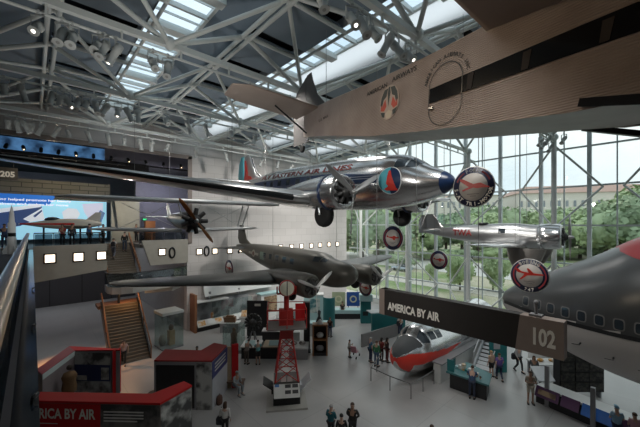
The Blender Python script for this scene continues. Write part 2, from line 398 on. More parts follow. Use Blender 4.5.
# roof trusses: bottom chords along the stone wall, webs up to purlins
TV = [24.8, 18.5, 12.2, 5.9, -.4, -6.7, -13]
for ti, tv in enumerate(TV):
    m = MB(); ZC = 16.0
    m.bx(-14, tv-.10, ZC-.12, U0-1.6, tv+.10, ZC+.08); m.tube((-14, tv, ZC-.42), (U0-1.6, tv, ZC-.42), .05)
    for k in range(-2, 5):
        pn = V((3.7+6.15*k, tv, ZC))
        if pn.x > U0-1: continue
        m.ball(pn+V((0, 0, .05)), .24, 10)
        for du in (-3.1, 3.05):
            for dv in (-3.05, 0, 3.05):
                q = V((pn.x+du, tv+dv, 17.5))
                if q.x > U0 or q.x < -13 or q.y > V0: continue
                m.tube(pn, q, .085 if dv else .1)
    x = -13.
    while x < U0-2:
        m.bx(x-.03, tv-.04, ZC-.42, x+.03, tv+.04, ZC-.1); x += 1.9
    tag(m.build('roof_truss', steel), kind='structure')
m = MB()
for pu in PU:
    if pu > U0: break
    for d in (-.16, .16): m.tube((pu+d, -16, 17.42), (pu+d, V0, 17.42), .09)
    m.tube((pu+3.0, -16, 17.5), (pu+3.0, V0, 17.5), .07)
    for k in range(-5, 10):
        m.tube((pu, 12.15+3.0*k, 17.5), (min(U0, pu+3), 12.15+3.0*k, 17.5), .09) if 12.15+3*k < V0 else None
tag(m.build('roof_purlins', steel), kind='structure')
# columns in front of the glass under each truss end, with braces
for tv in TV[:5]:
    m = MB(); u = U0-1.6; top = V((u, tv, 16))
    m.tube((u, tv, 0), top, .17, n=12); m.tube((u-.02, tv, 0), (u-.02, tv, .25), .4, n=12)
    m.ball(top, .3)
    for z in (15.4, 6.6):
        for s_ in (-1, 1):
            q = V((U0-.1, tv+s_*2.6, z-3.2)); m.tube((u, tv, z), q, .075); m.tube(q, (u, tv, z-6.2), .075)
    for z in (15.3, 9.4, 3.5): m.tube((u, tv, z), (U0, tv, z), .06)
    tag(m.build('window_column', steel), kind='structure')
# ---------- outdoors
def ground_mat():
    m = bpy.data.materials.new('lawn'); m.use_nodes = True; nt = m.node_tree; b = nt.nodes['Principled BSDF']; b.inputs['Roughness'].default_value = 1
    tc = nt.nodes.new('ShaderNodeTexCoord'); no = nt.nodes.new('ShaderNodeTexNoise'); no.inputs['Scale'].default_value = .12; no.inputs['Detail'].default_value = 6
    rp = nt.nodes.new('ShaderNodeValToRGB'); rp.color_ramp.elements[0].position = .4; rp.color_ramp.elements[0].color = (.22, .30, .12, 1); rp.color_ramp.elements[1].position = .58; rp.color_ramp.elements[1].color = (.52, .48, .36, 1)
    nt.links.new(tc.outputs['Object'], no.inputs['Vector']); nt.links.new(no.outputs['Fac'], rp.inputs[0]); nt.links.new(rp.outputs[0], b.inputs['Base Color'])
    return m
m = MB(); m.bx(U0+.3, -150, -.6, 420, 420, -.3); struct('ground', m, ground_mat())
m = MB(); m.bx(62, -150, -.3, 82, 420, -.25); struct('road', m, mat('pale_road', (.62, .60, .57), .9, 0, .06, .3))
m = MB(); m.bx(46, -150, -.3, 51, 420, -.26); m.bx(U0+.4, -150, -.3, 35, 420, -.26); struct('pavement', m, mat('pale_paving', (.60, .56, .50), .9, 0, .06, .5))
leafm = [mat('leaf_a', (.33, .42, .26), .8, 0, .35, .6), mat('leaf_b', (.40, .50, .28), .8, 0, .35, .6), mat('leaf_c', (.26, .35, .22), .8, 0, .3, .6)]
bark = mat('bark', (.12, .09, .07), .9)
def crown_mesh(seed, nleaf=1500):
    r = random.Random(seed); m = MB(); blobs = [(V((r.uniform(-.55, .55), r.uniform(-.55, .55), r.uniform(-.35, .5))), r.uniform(.34, .55)) for _ in range(9)]
    for c, rr in blobs: m.ball(c, rr*.86, 10)
    for _ in range(nleaf):
        c, rr = r.choice(blobs); d = V((r.gauss(0, 1), r.gauss(0, 1), r.gauss(0, 1))).normalized(); p = c+d*rr*r.uniform(.82, 1.12)
        a = V((r.gauss(0, 1), r.gauss(0, 1), r.gauss(0, 1))).normalized()*.075; b = a.cross(d).normalized()*.055
        m.quad(p-a, p-b, p+a, p+b)
    return m
protos = []
for k in range(3):
    t = thing('tree', 'x', 'tree', (0, 0, 0), group='trees beyond the glass wall')
    crown_mesh(k).build('crown', leafm[k], t).location = (0, 0, .95)
    MB().tube((0, 0, -.3), (0, 0, .8), .06, .04).build('trunk', bark, t)
    protos.append(t)
def plant(px, Y, ztop, h, kind, label, wid=1.0, first=[True, True, True]):
    p = W(px, HY, Y); t = protos[kind] if first[kind] else copy_tree(protos[kind]); first[kind] = False
    s = h/1.75; t.scale = (s*wid, s*wid, s); t.location = (p.x, p.y, ztop-h); t.rotation_euler = (0, 0, R.uniform(0, 6)); t['label'] = label
    t.location.z = max(-.35, ztop-h) if ztop-h > -1 else -.35
# (pixel column, distance, height of the top edge in the picture)
trees = [(362, 92, 205), (378, 84, 213), (392, 96, 200), (410, 88, 216), (428, 100, 222), (446, 96, 214), (462, 104, 209), (478, 92, 213), (494, 108, 207), (508, 98, 211), (522, 104, 210), (536, 94, 213), (550, 102, 216), (566, 96, 210), (580, 90, 212), (594, 98, 214), (606, 84, 207), (620, 80, 203), (636, 74, 195), (655, 70, 190), (676, 78, 185), (345, 100, 215)]
kinds = ['dark green', 'bright green', 'deep green']
for k, (px, Y, py) in enumerate(trees):
    zt = EYE+(HY-py)/F*Y
    plant(px, Y, zt, zt+.35, (k*2+k//3) % 3, '%s leafy tree beyond the road, %s along the row seen through the glass' % (kinds[(k*2+k//3) % 3], ORD[k] if k < 20 else ('twenty-first', 'twenty-second')[k-20]), 1.15)
small = [(460, 47, 252, 'young pale green tree on the paved strip below the red and white round signs'), (430, 55, 262, 'small young tree on the pavement beside the road'), (493, 46, 257, 'young pale green tree outside the glass below the silver monoplane')]
for px, Y, py, lb in small:
    zt = EYE+(HY-py)/F*Y; plant(px, Y, zt, zt+.35, 1, lb, .8)
for k, (px, Y, h) in enumerate([(404, 70, 2.6), (424, 86, 2.4), (446, 86, 2.8), (472, 86, 2.5), (498, 86, 2.9), (520, 86, 2.5), (545, 86, 2.7), (570, 86, 3), (385, 86, 2.6), (600, 86, 3)]):
    plant(px, Y, h, h+.3, k % 3, 'low round bush by the far kerb of the road, %s along the row' % ORD[k], 2.2)
# pale public building and the long red-roofed one
def block(name, label, a, b, depth, z0, z1, wallm, roofm, roofh, rows, cols):
    a, b = V(a), V(b); d = (b-a); L = d.length; d.normalize(); nrm = V((d.y, -d.x, 0))
    if nrm.dot(a) > 0: nrm = -nrm          # towards the museum
    t = thing(name, label, 'building', (a.x, a.y, 0)); off = -V((a.x, a.y, 0))
    o = MB().obox(a, d*L, -nrm*depth, (0, 0, z1-z0)).build('wall', wallm, t); o.location = off+V((0, 0, z0))
    r = MB(); e = 1.2; q = [a-d*e+nrm*e, b+d*e+nrm*e, b+d*e-nrm*(depth+e), a-d*e-nrm*(depth+e)]; i = [a+d*6-nrm*5, b-d*6-nrm*5, b-d*6-nrm*(depth-5), a+d*6-nrm*(depth-5)]
    r.add([p+V((0, 0, z1)) for p in q]+[p+V((0, 0, z1+roofh)) for p in i], [(0, 1, 5, 4), (1, 2, 6, 5), (2, 3, 7, 6), (3, 0, 4, 7), (4, 5, 6, 7), (3, 2, 1, 0)])
    o = r.build('roof', roofm, t); o.location = off
    wd = mat('far_window', (.22, .25, .28), .4)
    for c in range(cols):
        for k in range(rows):
            wm = MB(); z = z0+(z1-z0)*(.45+.5*k/max(1, rows)); p = a+d*(L*(c+.3)/cols)+nrm*.05; wm.obox(p+V((0, 0, z)), d*L/cols*.35, nrm*.1, (0, 0, (z1-z0)*.13))
            o = wm.build('window', wd, t); o.location = off
pale = mat('pale_stone_far', (.66, .63, .58), .9, 0, .05, .05)
def PT(px, Y): p = W(px, HY, Y); return (p.x, p.y, 0)
block('public_building', 'long pale stone public building with flat roof beyond the trees', PT(434, 210), PT(502, 215), 30, -.3, 29, pale, mat('flat_roof', (.55, .54, .52), .9), 1, 2, 12)
block('public_building', 'wide pale building with a red tiled roof above the trees', PT(518, 215), PT(700, 190), 40, -.3, 30, pale, mat('red_tiles', (.52, .36, .31), .9, 0, .1, .1), 5, 2, 22)
block('public_building', 'low pale block at far end of the trees, set against the sky', PT(380, 260), PT(425, 250), 30, -.3, 20, pale, mat('flat_roof', (.55, .54, .52), .9), 1, 2, 8)
# a parked car on the road
def car(px, Y, col, label):
    p = G(px, HY+F*(EYE+.2)/Y, -.25); t = thing('car', label, 'car', p, PI/2)
    b = MB(); b.loft([[V((x, y, z)) for y, z in ((-.85, .35), (.85, .35), (.88, .6+dz*.3), (.8, .9+dz*.2), (-.8, .9+dz*.2), (-.88, .6+dz*.3))] for x, dz in ((-2.1, -.3), (-1.9, 0), (1.2, 0), (2.0, -.3), (2.15, -.6))]); b.build('body', col, t)
    c = MB(); c.loft([[V((-1.7, -.72, .9)), V((-1.7, .72, .9)), V((1.1, .72, .9)), V((1.1, -.72, .9))], [V((-1.1, -.6, 1.45)), V((-1.1, .6, 1.45)), V((.3, .6, 1.45)), V((.3, -.6, 1.45))]], sm=False); c.build('cabin', mat('dark_glass', (.05, .06, .07), .15), t)
    for x in (-1.35, 1.3):
        for y in (-.8, .8):
            q = MB(); wheel(q, (x, y, .32), .32, .2); q.build('wheel', [mat('rubber', (.02, .02, .02), .8), mat('alloy', (.5, .5, .5), .3, .8)], t)
car(402, 66, mat('car_silver', (.35, .40, .45), .3, .5), 'grey car on the pale road outside the glass wall')
# ---------- materials of the aircraft
alu = mat('polished_aluminium', (.60, .60, .60), .22, .92, .06, 2.0)
alud = mat('brushed_aluminium', (.52, .52, .52), .30, .85, .08, 2.0)
navy = mat('navy_paint', (.012, .03, .085), .3, 0, .1)
blackp = mat('black_paint', (.012, .013, .015), .35, 0, .1)
redp = mat('red_paint', (.55, .03, .025), .35, 0, .08)
orangered = mat('orange_red_paint', (.64, .045, .03), .35, 0, .06)
teal = mat('teal_paint', (.10, .42, .50), .4, 0, .08)
rubber = mat('tyre_rubber', (.015, .015, .015), .8)
hubm = mat('wheel_hub', (.25, .25, .25), .4, .6)
cockpit = mat('cockpit_glass', (.03, .04, .05), .08, 0, .1)
engm = mat('engine_metal', (.07, .07, .07), .5, .6)
propm = mat('propeller_metal', (.50, .50, .50), .3, .8)
wirem = mat('cable_steel', (.25, .25, .25), .4, .6)
def radial(parent, x, y, z, r, nc=9, ax=(1, 0, 0)):
    m = MB(); m.lathe([(-.25, r*.3), (-.2, r*.45), (.1, r*.42), (.18, r*.25), (.25, .05)], (x, y, z), ax, 14)
    for k in range(nc):
        t = 2*PI*k/nc; d = V((0, math.cos(t), math.sin(t)))
        m.tube(V((x-.05, y, z))+d*r*.35, V((x-.05, y, z))+d*r*.92, r*.17, r*.15, n=8)
    return m.build('radial_engine', engm, parent)

# ================= silver twin-engined airliner with navy stripe
N = W(455, 181, 12.37); MW = air_matrix(N, .629, -.777, 3.0)
dc = thing('airliner', 'polished silver twin-engined airliner with navy window stripe hanging from the roof', 'airplane', mw=MW)
fs = Fus([(0, -.06, .06, .05, 2), (-.12, -.26, .22, .25, 2), (-.5, -.52, .45, .5, 2), (-1.0, -.74, .66, .76, 2), (-1.25, -.81, .78, .84, 2), (-1.75, -.93, 1.08, .97, 2), (-2.3, -1.03, 1.27, 1.07, 2), (-3.2, -1.14, 1.36, 1.16, 2), (-4.2, -1.2, 1.40, 1.2, 2), (-6, -1.24, 1.42, 1.24, 2), (-10, -1.2, 1.42, 1.24, 2), (-13, -.92, 1.36, 1.05, 2), (-16, -.42, 1.16, .66, 2), (-18.5, .1, .92, .28, 2), (-19.6, .42, .72, .05, 2)])
fs.mesh(-19.6, 0, .3, 44, ends=[-.05, -.12, -.3]).build('fuselage', alu, dc)
m = MB(); rings = [[p*1.0+V((.004, p.y*.012, p.z*.012)) for p in fs.ring(x, 40)] for x in (-.42, -.35, -.2, -.12, -.05, 0)]; m.loft(rings); m.build('nose_cone', navy, dc)
for sd in (-1, 1):
    m = MB(); fs.patch(m, -15.2, -3.0, lambda x: -.02+.02*max(0, -x-10), lambda x: .58 if x < -6 else .58-.08*(x+6), sd, 0, .006)
    o = m.build('cheatline', navy, dc)
    m = MB(); fs.patch(m, -5.9, -2.9, .18, .22, sd, 0, .010); fs.patch(m, -6.4, -2.9, .28, .32, sd, 0, .010); m.build('pinstripe', alud, dc)
    for k in range(7):
        m = MB(); x = -6.6-1.05*k; fs.patch(m, x-.42, x, .16, .50, sd, 0, .012, nx=3); m.build('cabin_window', cockpit, dc)
    m = MB(); fs.text(m, 'FLY EASTERN AIR LINES', -13.9 if sd < 0 else -4.7, .72, .27, 9.2, sd, 0, .022); m.build('lettering', mat('dull_red', (.22, .04, .035), .5), dc)
    e = MB(); fs.disc(e, -2.35, .06, .57, .58, sd, 0, .014); fs.disc(e, -2.35, .06, .53, .55, sd, 1, .018, -PI/2, PI/2); fs.disc(e, -2.35, .06, .53, .55, sd, 2, .018, PI/2, 1.5*PI)
    fs.poly(e, [(-2.35+a, .06+b) for a, b in [(-.16, -.42), (.36, -.42), (.36, -.34), (.10, -.25), (.12, -.12), (.05, .0), (.02, .42), (-.06, .42), (-.08, .0), (-.14, -.14), (-.05, -.24), (-.28, -.36)]], sd, 3, .022)
    e.build('round_emblem', [white, navy, teal, orangered], dc)
    m = MB(); fs.patch(m, -2.25, -1.8, .62, .98, sd, 0, .012, nx=3); m.build('cockpit_side_window', cockpit, dc)
    m = MB(); fs.patch(m, -1.72, -1.34, lambda x: .60, lambda x: min(.96, fs.at(x)[1]-.10), sd, 0, .012, nx=5); m.build('windscreen', cockpit, dc)
    m = MB(); fs.patch(m, -1.70, -1.30, lambda x: fs.at(x)[1]-.075, lambda x: fs.at(x)[1]-.008, sd, 0, .014, nx=5); m.build('windscreen', cockpit, dc)
    # wing
    s = sd; zc = -.85
    secs = [(-4.7, s*1.0, zc, 4.6, .17), (-4.75, s*4.3, zc+.05, 4.35, .16), (-6.2, s*9.2, zc+.5, 3.0, .13), (-7.35, s*13.0, zc+.84, 1.9, .10), (-7.75, s*14.0, zc+.93, 1.35, .09), (-8.15, s*14.45, zc+.97, .55, .08)]
    m = MB(); m.loft([foil(*q, n=12) for q in secs], fn=None); m.build('wing', alud, dc)
    m = MB(); rings = []
    for (xl, y, z, c, t) in secs[1:5]:
        ps = foil(xl, y, z, c, t, n=12); k = [p for p in ps if p.x > xl-.06*c]; k = sorted(k, key=lambda p: -p.z); cen = V((xl-.09*c, y, z))
        rings.append([cen+(p-cen)*1.03+V((.012, 0, 0)) for p in k])
    mn = min(len(r) for r in rings); m.loft([r[:mn] for r in rings], caps=False, closed=False); m.build('deicer_boot', blackp, dc)
    # engine
    y = s*2.82; zn = -.52
    nc = MB(); nc.lathe([(-3.25, .56), (-3.2, .66), (-3.35, .73), (-3.9, .76), (-4.4, .74), (-5.2, .66), (-6.4, .5), (-7.6, .28), (-8.2, .05)], (0, y, zn), (1, 0, 0), 28); nc.build('nacelle', alu, dc)
    cb = MB(); cb.lathe([(-3.95, .745), (-3.95, .775), (-4.12, .775), (-4.12, .745)], (0, y, zn), (1, 0, 0), 28); cb.build('cowl_band', navy, dc)
    df = MB(); df.lathe([(-3.3, .56), (-3.34, .05)], (0, y, zn), (1, 0, 0), 24); df.build('cowl_opening', blackp, dc)
    radial(dc, -3.12, y, zn, .55)
    propeller(dc, (-2.72, y, zn), 1.75, 3, math.radians(178) if s < 0 else math.radians(150), propm, propm, wid=.24)
    g = MB(); wheel(g, (-4.5, y, zn-.98), .56, .36); g.build('main_wheel', [rubber, hubm], dc)
    g = MB(); g.tube((-4.5, y-.25, zn-.98), (-4.7, y-.25, zn-.2), .05); g.tube((-4.5, y+.25, zn-.98), (-4.7, y+.25, zn-.2), .05); g.tube((-5.2, y, zn-.7), (-5.0, y, zn-.3), .12); g.build('wheel_strut', alud, dc)
    wing_mesh([(-16.6, 0, .72, 2.6, .09), (-16.9, s*2.5, .76, 2.0, .09), (-17.4, s*3.7, .78, 1.3, .08), (-17.9, s*4.0, .78, .6, .08)]).build('tailplane', alud, dc)
fin_mesh([(-15.0, .95, 3.4, .05), (-16.4, 1.3, 2.2, .09), (-16.9, 2.0, 1.75, .09), (-17.3, 2.7, 1.35, .09), (-17.7, 3.05, .75, .08)]).build('tail_fin', alud, dc)
fin_mesh([(-18.3, .45, 1.1, .08), (-18.5, 1.4, 1.25, .08), (-18.6, 2.4, 1.0, .08), (-18.7, 3.0, .5, .08)]).build('rudder', teal, dc)
m = MB()
for sd in (-1, 1): m.plate([(a, b) for a, b in [(-18.35, 1.0), (-16.9, 1.0), (-17.1, 1.25), (-17.7, 1.35), (-17.7, 1.6), (-18.1, 2.6), (-18.3, 2.6), (-18.25, 1.7)]], (0, sd*.105, 0), (1, 0, 0), (0, 0, 1), (0, sd, 0), .012)
m.build('tail_emblem', orangered, dc)
fin_mesh([(-15.6, 1.2, .3, .3), (-16.35, 1.6, .25, .3), (-16.75, 2.1, .22, .3), (-17.15, 2.75, .2, .3)]).build('fin_boot', blackp, dc)
cables(dc, MW, [(-5.5, -2.9, .0), (-5.5, 2.9, .0), (-15, 0, 1.2)], 16, wirem)

# ================= dull olive-grey twin-engined airliner below it
olive = mat('dark_olive_metal', (.105, .10, .085), .42, .35, .12, 1.5)
olived = mat('dark_grey_metal', (.085, .087, .083), .45, .35, .12, 1.5)
N = V((*cam2w(2.1, 18.7, 0).xy, 6.45)); MW = air_matrix(N, .65, -.76, 2.0)
bo = thing('airliner', 'dull dark olive-grey twin-engined airliner hanging low beside the stone wall', 'airplane', mw=MW)
f2 = Fus([(0, -.1, .1, .1, 2), (-.15, -.42, .36, .4, 2), (-.7, -.78, .62, .72, 2.1), (-1.6, -.98, .72, .92, 2.2), (-2.2, -1.02, .78, .95, 2.2), (-3.0, -1.05, 1.05, .97, 2.3), (-5, -1.05, 1.08, .98, 2.4), (-8, -.98, 1.05, .95, 2.4), (-11, -.62, .95, .7, 2.2), (-14, -.08, .75, .35, 2), (-15.5, .25, .55, .06, 2)])
f2.mesh(-15.5, 0, .3, 40, ends=[-.05, -.15, -.35]).build('fuselage', olive, bo)
for s in (-1, 1):
    for k in range(5):
        m = MB(); x = -4.9-.95*k; f2.patch(m, x-.42, x, .10, .48, s, 0, .012, nx=3); m.build('cabin_window', cockpit, bo)
    m = MB(); f2.patch(m, -3.0, -2.5, .55, .86, s, 0, .012, nx=3); m.build('cockpit_side_window', cockpit, bo)
    m = MB(); f2.patch(m, -2.42, -2.0, .58, lambda x: f2.at(x)[1]-.04, s, 0, .014, nx=3); m.build('windscreen', cockpit, bo)
    m = MB(); f2.disc(m, -11.0, .22, .34, .30, s, 0, .012); f2.disc(m, -11.0, .22, .18, .16, s, 1, .016); f2.patch(m, -12.0, -10.0, .12, .32, s, 0, .01); f2.patch(m, -9.7, -8.9, -.1, .5, s, 2, .012)
    m.build('faded_markings', [mat('faded_cream', (.36, .34, .28), .6), mat('faded_maroon', (.15, .06, .05), .6), mat('faded_green', (.20, .27, .22), .6)], bo)
    secs = [(-3.4, s*.8, -.72, 4.6, .18), (-3.8, s*3.2, -.66, 4.0, .17), (-4.6, s*7.5, -.42, 2.9, .14), (-5.2, s*10.4, -.25, 2.0, .11), (-5.6, s*11.1, -.2, 1.3, .1), (-6.0, s*11.4, -.18, .5, .09)]
    wing_mesh(secs, n=11).build('wing', olived, bo)
    y = s*2.75; zn = -.42
    nc = MB(); nc.lathe([(-.72, .5), (-.68, .58), (-.8, .66), (-1.4, .68), (-1.9, .66), (-3.2, .5), (-5, .28), (-6, .05)], (0, y, zn), (1, 0, 0), 26); nc.build('nacelle', olive, bo)
    df = MB(); df.lathe([(-.76, .5), (-.8, .05)], (0, y, zn), (1, 0, 0), 22); df.build('cowl_opening', blackp, bo)
    radial(bo, -.62, y, zn, .5)
    propeller(bo, (-.32, y, zn), 1.4, 3, math.radians(185 if s < 0 else 170), mat('pale_propeller', (.62, .62, .60), .35, .3), propm, wid=.22)
    g = MB(); wheel(g, (-2.6, y, zn-.75), .42, .28); g.build('main_wheel', [rubber, hubm], bo)
    wing_mesh([(-12.9, 0, .42, 2.1, .1), (-13.2, s*2.0, .45, 1.6, .1), (-13.7, s*2.9, .46, .8, .09)]).build('tailplane', olived, bo)
fin_mesh([(-12.4, .7, 2.6, .06), (-13.5, 1.2, 1.8, .09), (-13.9, 2.0, 1.35, .09), (-14.2, 2.45, .8, .08)]).build('tail_fin', olive, bo)
m = MB(); m.tube((-15.0, 0, .2), (-15.1, 0, -.05), .04); wheel(m, (-15.1, 0, -.12), .16, .1, 0, 0); m.build('tail_wheel', rubber, bo)
cables(bo, MW, [(-4.6, -2.8, .1), (-4.6, 2.8, .1), (-13.4, 0, 1)], 16, wirem)

# ================= silver low-wing monoplane by the glass wall
Np = W(566, 237, 18.2); MW = air_matrix(Np, .72, -.69, 0.5)
al = thing('monoplane', 'small silver low-wing monoplane with red letters TWA hanging beside the glass wall', 'airplane', mw=MW)
f3 = Fus([(-.1, -.3, .3, .3, 2), (-.9, -.72, .66, .66, 2), (-1.6, -.74, .68, .68, 2), (-2.6, -.74, .78, .66, 2), (-4.2, -.66, .70, .58, 2), (-6.5, -.34, .50, .36, 2), (-8.3, -.02, .3, .12, 2), (-8.65, .1, .22, .03, 2)])
f3.mesh(-8.65, -.95, .25, 32).build('fuselage', alud, al)
m = MB(); m.lathe([(-.2, .56), (-.14, .66), (-.3, .74), (-.9, .76), (-1.3, .72), (-1.35, .6)], (0, 0, 0), (1, 0, 0), 26); m.build('cowl', alu, al)
m = MB(); m.lathe([(-.22, .6), (-.3, .05)], (0, 0, 0), (1, 0, 0), 22); m.build('cowl_opening', blackp, al)
radial(al, -.1, 0, 0, .55)
propeller(al, (.18, 0, 0), 1.35, 2, math.radians(8), propm, propm, wid=.2)
for s in (-1, 1):
    m = MB(); f3.text(m, 'TWA', -6.25 if s < 0 else -4.95, -.08, .40, 1.3, s, 0, .035); m.build('lettering', mat('dark_red_paint', (.28, .02, .02), .4), al)
    m = MB(); f3.patch(m, -3.35, -2.95, .12, .42, s, 0, .012, nx=3); m.build('cabin_window', cockpit, al)
    wing_mesh([(-1.8, s*.3, -.66, 2.5, .17), (-1.9, s*2.2, -.58, 2.2, .15), (-2.3, s*5.2, -.40, 1.5, .11), (-2.6, s*6.1, -.34, .9, .1), (-2.9, s*6.35, -.32, .4, .09)]).build('wing', alu, al)
    wing_mesh([(-7.2, 0, .22, 1.2, .09), (-7.35, s*1.4, .24, .9, .09), (-7.6, s*1.9, .25, .5, .08)]).build('tailplane', alud, al)
    g = MB(); g.loft([[V((-1.7+a*1.0, s*1.35+b*.22, -.7)) for a, b in circ(1, 14)], [V((-1.75+a*.85, s*1.35+b*.24, -1.3)) for a, b in circ(1, 14)], [V((-1.8+a*.6, s*1.35+b*.2, -1.75)) for a, b in circ(1, 14)]]); g.build('wheel_trouser', mat('brown_metal', (.30, .28, .26), .35, .7), al)
    g = MB(); wheel(g, (-1.75, s*1.35, -1.7), .36, .2); g.build('main_wheel', [rubber, hubm], al)
fin_mesh([(-6.9, .3, 1.5, .07), (-7.35, .8, 1.15, .09), (-7.65, 1.2, .85, .09), (-7.9, 1.42, .45, .08)]).build('tail_fin', alud, al)
fin_mesh([(-8.3, .0, .7, .07), (-8.3, .9, .7, .07), (-8.35, 1.35, .45, .07)]).build('rudder', alud, al)
m = MB(); m.tube((-8.4, 0, .05), (-8.6, 0, -.2), .03); wheel(m, (-8.62, 0, -.28), .12, .08, 0, 0); m.build('tail_wheel', rubber, al)
m = MB(); m.lathe([(0, .3), (.1, .34), (.18, .3), (.18, .1)], (-4.4, 0, .62), (0, 0, 1), 16); m.build('cockpit_coaming', blackp, al)
cables(al, MW, [(-2.2, -1.5, -.5), (-2.2, 1.5, -.5), (-7, 0, .4)], 16, wirem)

# ================= corrugated tri-motor overhead
def corrug():
    m = bpy.data.materials.new('corrugated_metal'); m.use_nodes = True; nt = m.node_tree; b = nt.nodes['Principled BSDF']
    tc = nt.nodes.new('ShaderNodeTexCoord'); wv = nt.nodes.new('ShaderNodeTexWave'); wv.bands_direction = 'Z'; wv.inputs['Scale'].default_value = 7.5; wv.inputs['Distortion'].default_value = 0
    no = nt.nodes.new('ShaderNodeTexNoise'); no.inputs['Scale'].default_value = 1.3; no.inputs['Detail'].default_value = 5
    rp = nt.nodes.new('ShaderNodeValToRGB'); rp.color_ramp.elements[0].position = .3; rp.color_ramp.elements[0].color = (.33, .255, .215, 1); rp.color_ramp.elements[1].position = .7; rp.color_ramp.elements[1].color = (.43, .345, .295, 1)
    bp = nt.nodes.new('ShaderNodeBump'); bp.inputs['Strength'].default_value = .55; bp.inputs['Distance'].default_value = .02
    nt.links.new(tc.outputs['Object'], wv.inputs['Vector']); nt.links.new(tc.outputs['Object'], no.inputs['Vector']); nt.links.new(no.outputs['Fac'], rp.inputs[0]); nt.links.new(rp.outputs[0], b.inputs['Base Color'])
    nt.links.new(wv.outputs['Fac'], bp.inputs['Height']); nt.links.new(bp.outputs[0], b.inputs['Normal'])
    b.inputs['Metallic'].default_value = .35; b.inputs['Roughness'].default_value = .45
    return m
corr = corrug()
corw = mat('warm_wing_metal', (.36, .285, .24), .5, .3, .12, 1.2)
bellym = mat('belly_metal', (.66, .68, .64), .5, .1, .2, 2.0)
TK = .88; A = cam2w(3.22*TK, 7.76*TK, EYE+3.1*TK); MW = air_matrix(A, .478, -.878, 3.8) @ Matrix.Scale(TK, 4)
tm = thing('trimotor_airplane', 'large corrugated tan metal three-engined airplane hanging overhead with black window strip', 'airplane', mw=MW)
def TS(x):     # (bottom, top, half width) of the slab-sided body
    P = [(-7.8, .32, 1.47, .30), (-5, -.12, 1.28, .50), (-2.5, -.60, 1.06, .64), (0, -.91, .92, .75), (3, -1.2, .92, .80), (5.5, -1.2, .9, .80), (7.3, -1.0, .6, .6), (8.2, -.7, .3, .4)]
    for a, b in zip(P[:-1], P[1:]):
        if a[0] <= x <= b[0]:
            t = (x-a[0])/(b[0]-a[0]); return [a[i]+(b[i]-a[i])*t for i in (1, 2, 3)]
    return list(P[0][1:] if x < P[0][0] else P[-1][1:])
xs = [-7.8+.5325*k for k in range(31)]
m = MB()
rings = []
for x in xs:
    zb, zt, hw = TS(x); rings.append([V((x, -hw, zb)), V((x, -hw, zt-.08)), V((x, -hw*.8, zt)), V((x, hw*.8, zt)), V((x, hw, zt-.08)), V((x, hw, zb))])
m.loft(rings, fn=lambda c: 1 if abs(c.z-TS(c.x)[0]) < .02 else 0, sm=False); m.build('fuselage', [corr, bellym], tm)
def side(x, z, s=-1, off=.012): return V((x, s*(TS(x)[2]+off), z))
for s in (-1, 1):
    m = MB(); q = [(-.0, .9), (1, 1), (2, 1), (6.2, 1)]
    m.add([side(x, z, s) for x, z in ((0, -.30), (0, .03), (3, .08), (3, -.31), (5.5, .12), (5.5, -.31), (7.2, .14), (7.2, -.31))], [(0, 1, 2, 3), (3, 2, 4, 5), (5, 4, 6, 7)]); m.build('window_strip', mat('window_black', (.008, .008, .009), .12), tm)
    for x in (1.0, 2.1, 3.2, 4.3):
        c = MB(); c.add([side(x+a, z, s, .022) for a, z in ((0, -.29), (.12, -.29), (.16, .02), (.02, .02))], [(0, 1, 2, 3)]); c.build('window_curtain', mat('curtain_brown', (.035, .024, .018), .8), tm)
    d = MB()      # door outline, a stadium shape
    ring = []
    for r_ in (0, .022):
        pts = []
        for k in range(32):
            t = 2*PI*k/32; pts.append((.44+(.44+r_)*math.cos(t), (-.2+.22*(1 if math.sin(t) > 0 else -1))+(.44+r_)*math.sin(t)))
        ring.append(pts)
    d.add([side(a, b, s, .018) for p in ring for a, b in p], [(i, (i+1) % 32, 32+(i+1) % 32, 32+i) for i in range(32)]); d.build('door_outline', blackp, tm)
    hd = MB(); hd.bx(.03, s*.78-.02, -.44, .13, s*.78+.02, -.40); hd.build('door_handle', alud, tm)
m = MB()
put_text(m, 'AMERICAN', side(-2.62, .64), V((1, 0, -.03)), (0, 0, 1), .12, 1.0, 0, .03, fnmap=lambda a, b: side(-2.62+a, .62-.015*a+b))
put_text(m, 'AIRWAYS', side(-1.4, .64), V((1, 0, -.03)), (0, 0, 1), .12, .95, 0, .03, fnmap=lambda a, b: side(-1.42+a, .66-.015*a+b))
for k, ch in enumerate('AMERICAN AIRWAYS INC'):
    if ch == ' ': continue
    t = math.radians(170-160*(k+.5)/20); vs, f_, wd = text2d(ch, .085, None, .03, 1)
    m.add([side(.44+.55*math.cos(t)+(a-wd/2)*math.sin(t)+(b)*math.cos(t), .03+.55*math.sin(t)-(a-wd/2)*math.cos(t)+b*math.sin(t)) for a, b in vs], f_)
put_text(m, 'U.S. MAIL', side(-6.0, .5), (1, 0, 0), (0, 0, 1), .10, .9, 0, .02, fnmap=lambda a, b: side(-6.1+a, .62+b))
m.build('lettering', mat('faded_black', (.05, .04, .035), .6), tm)
e = MB(); cx_, cz_ = -1.5, .14
def el(pts, mi, off): e.add([side(cx_+a, cz_+b, -1, off) for a, b in pts], [tuple(range(len(pts)))], mi)
el(circ(.42, 28, ry=.46), 0, .014)
for s in (-1, 1):
    el([(s*.05, .4), (s*.22, .38), (s*.34, .2), (s*.38, 0), (s*.3, -.06), (s*.24, .12), (s*.12, .18)], 1, .018)
    el([(s*.1, -.08), (s*.16, .12), (s*.24, .02), (s*.3, -.08), (s*.34, .02), (s*.36, -.16), (s*.2, -.2)], 2, .02)
    el([(s*.16, -.24), (s*.36, -.2), (s*.28, -.34), (s*.18, -.38)], 1, .018)
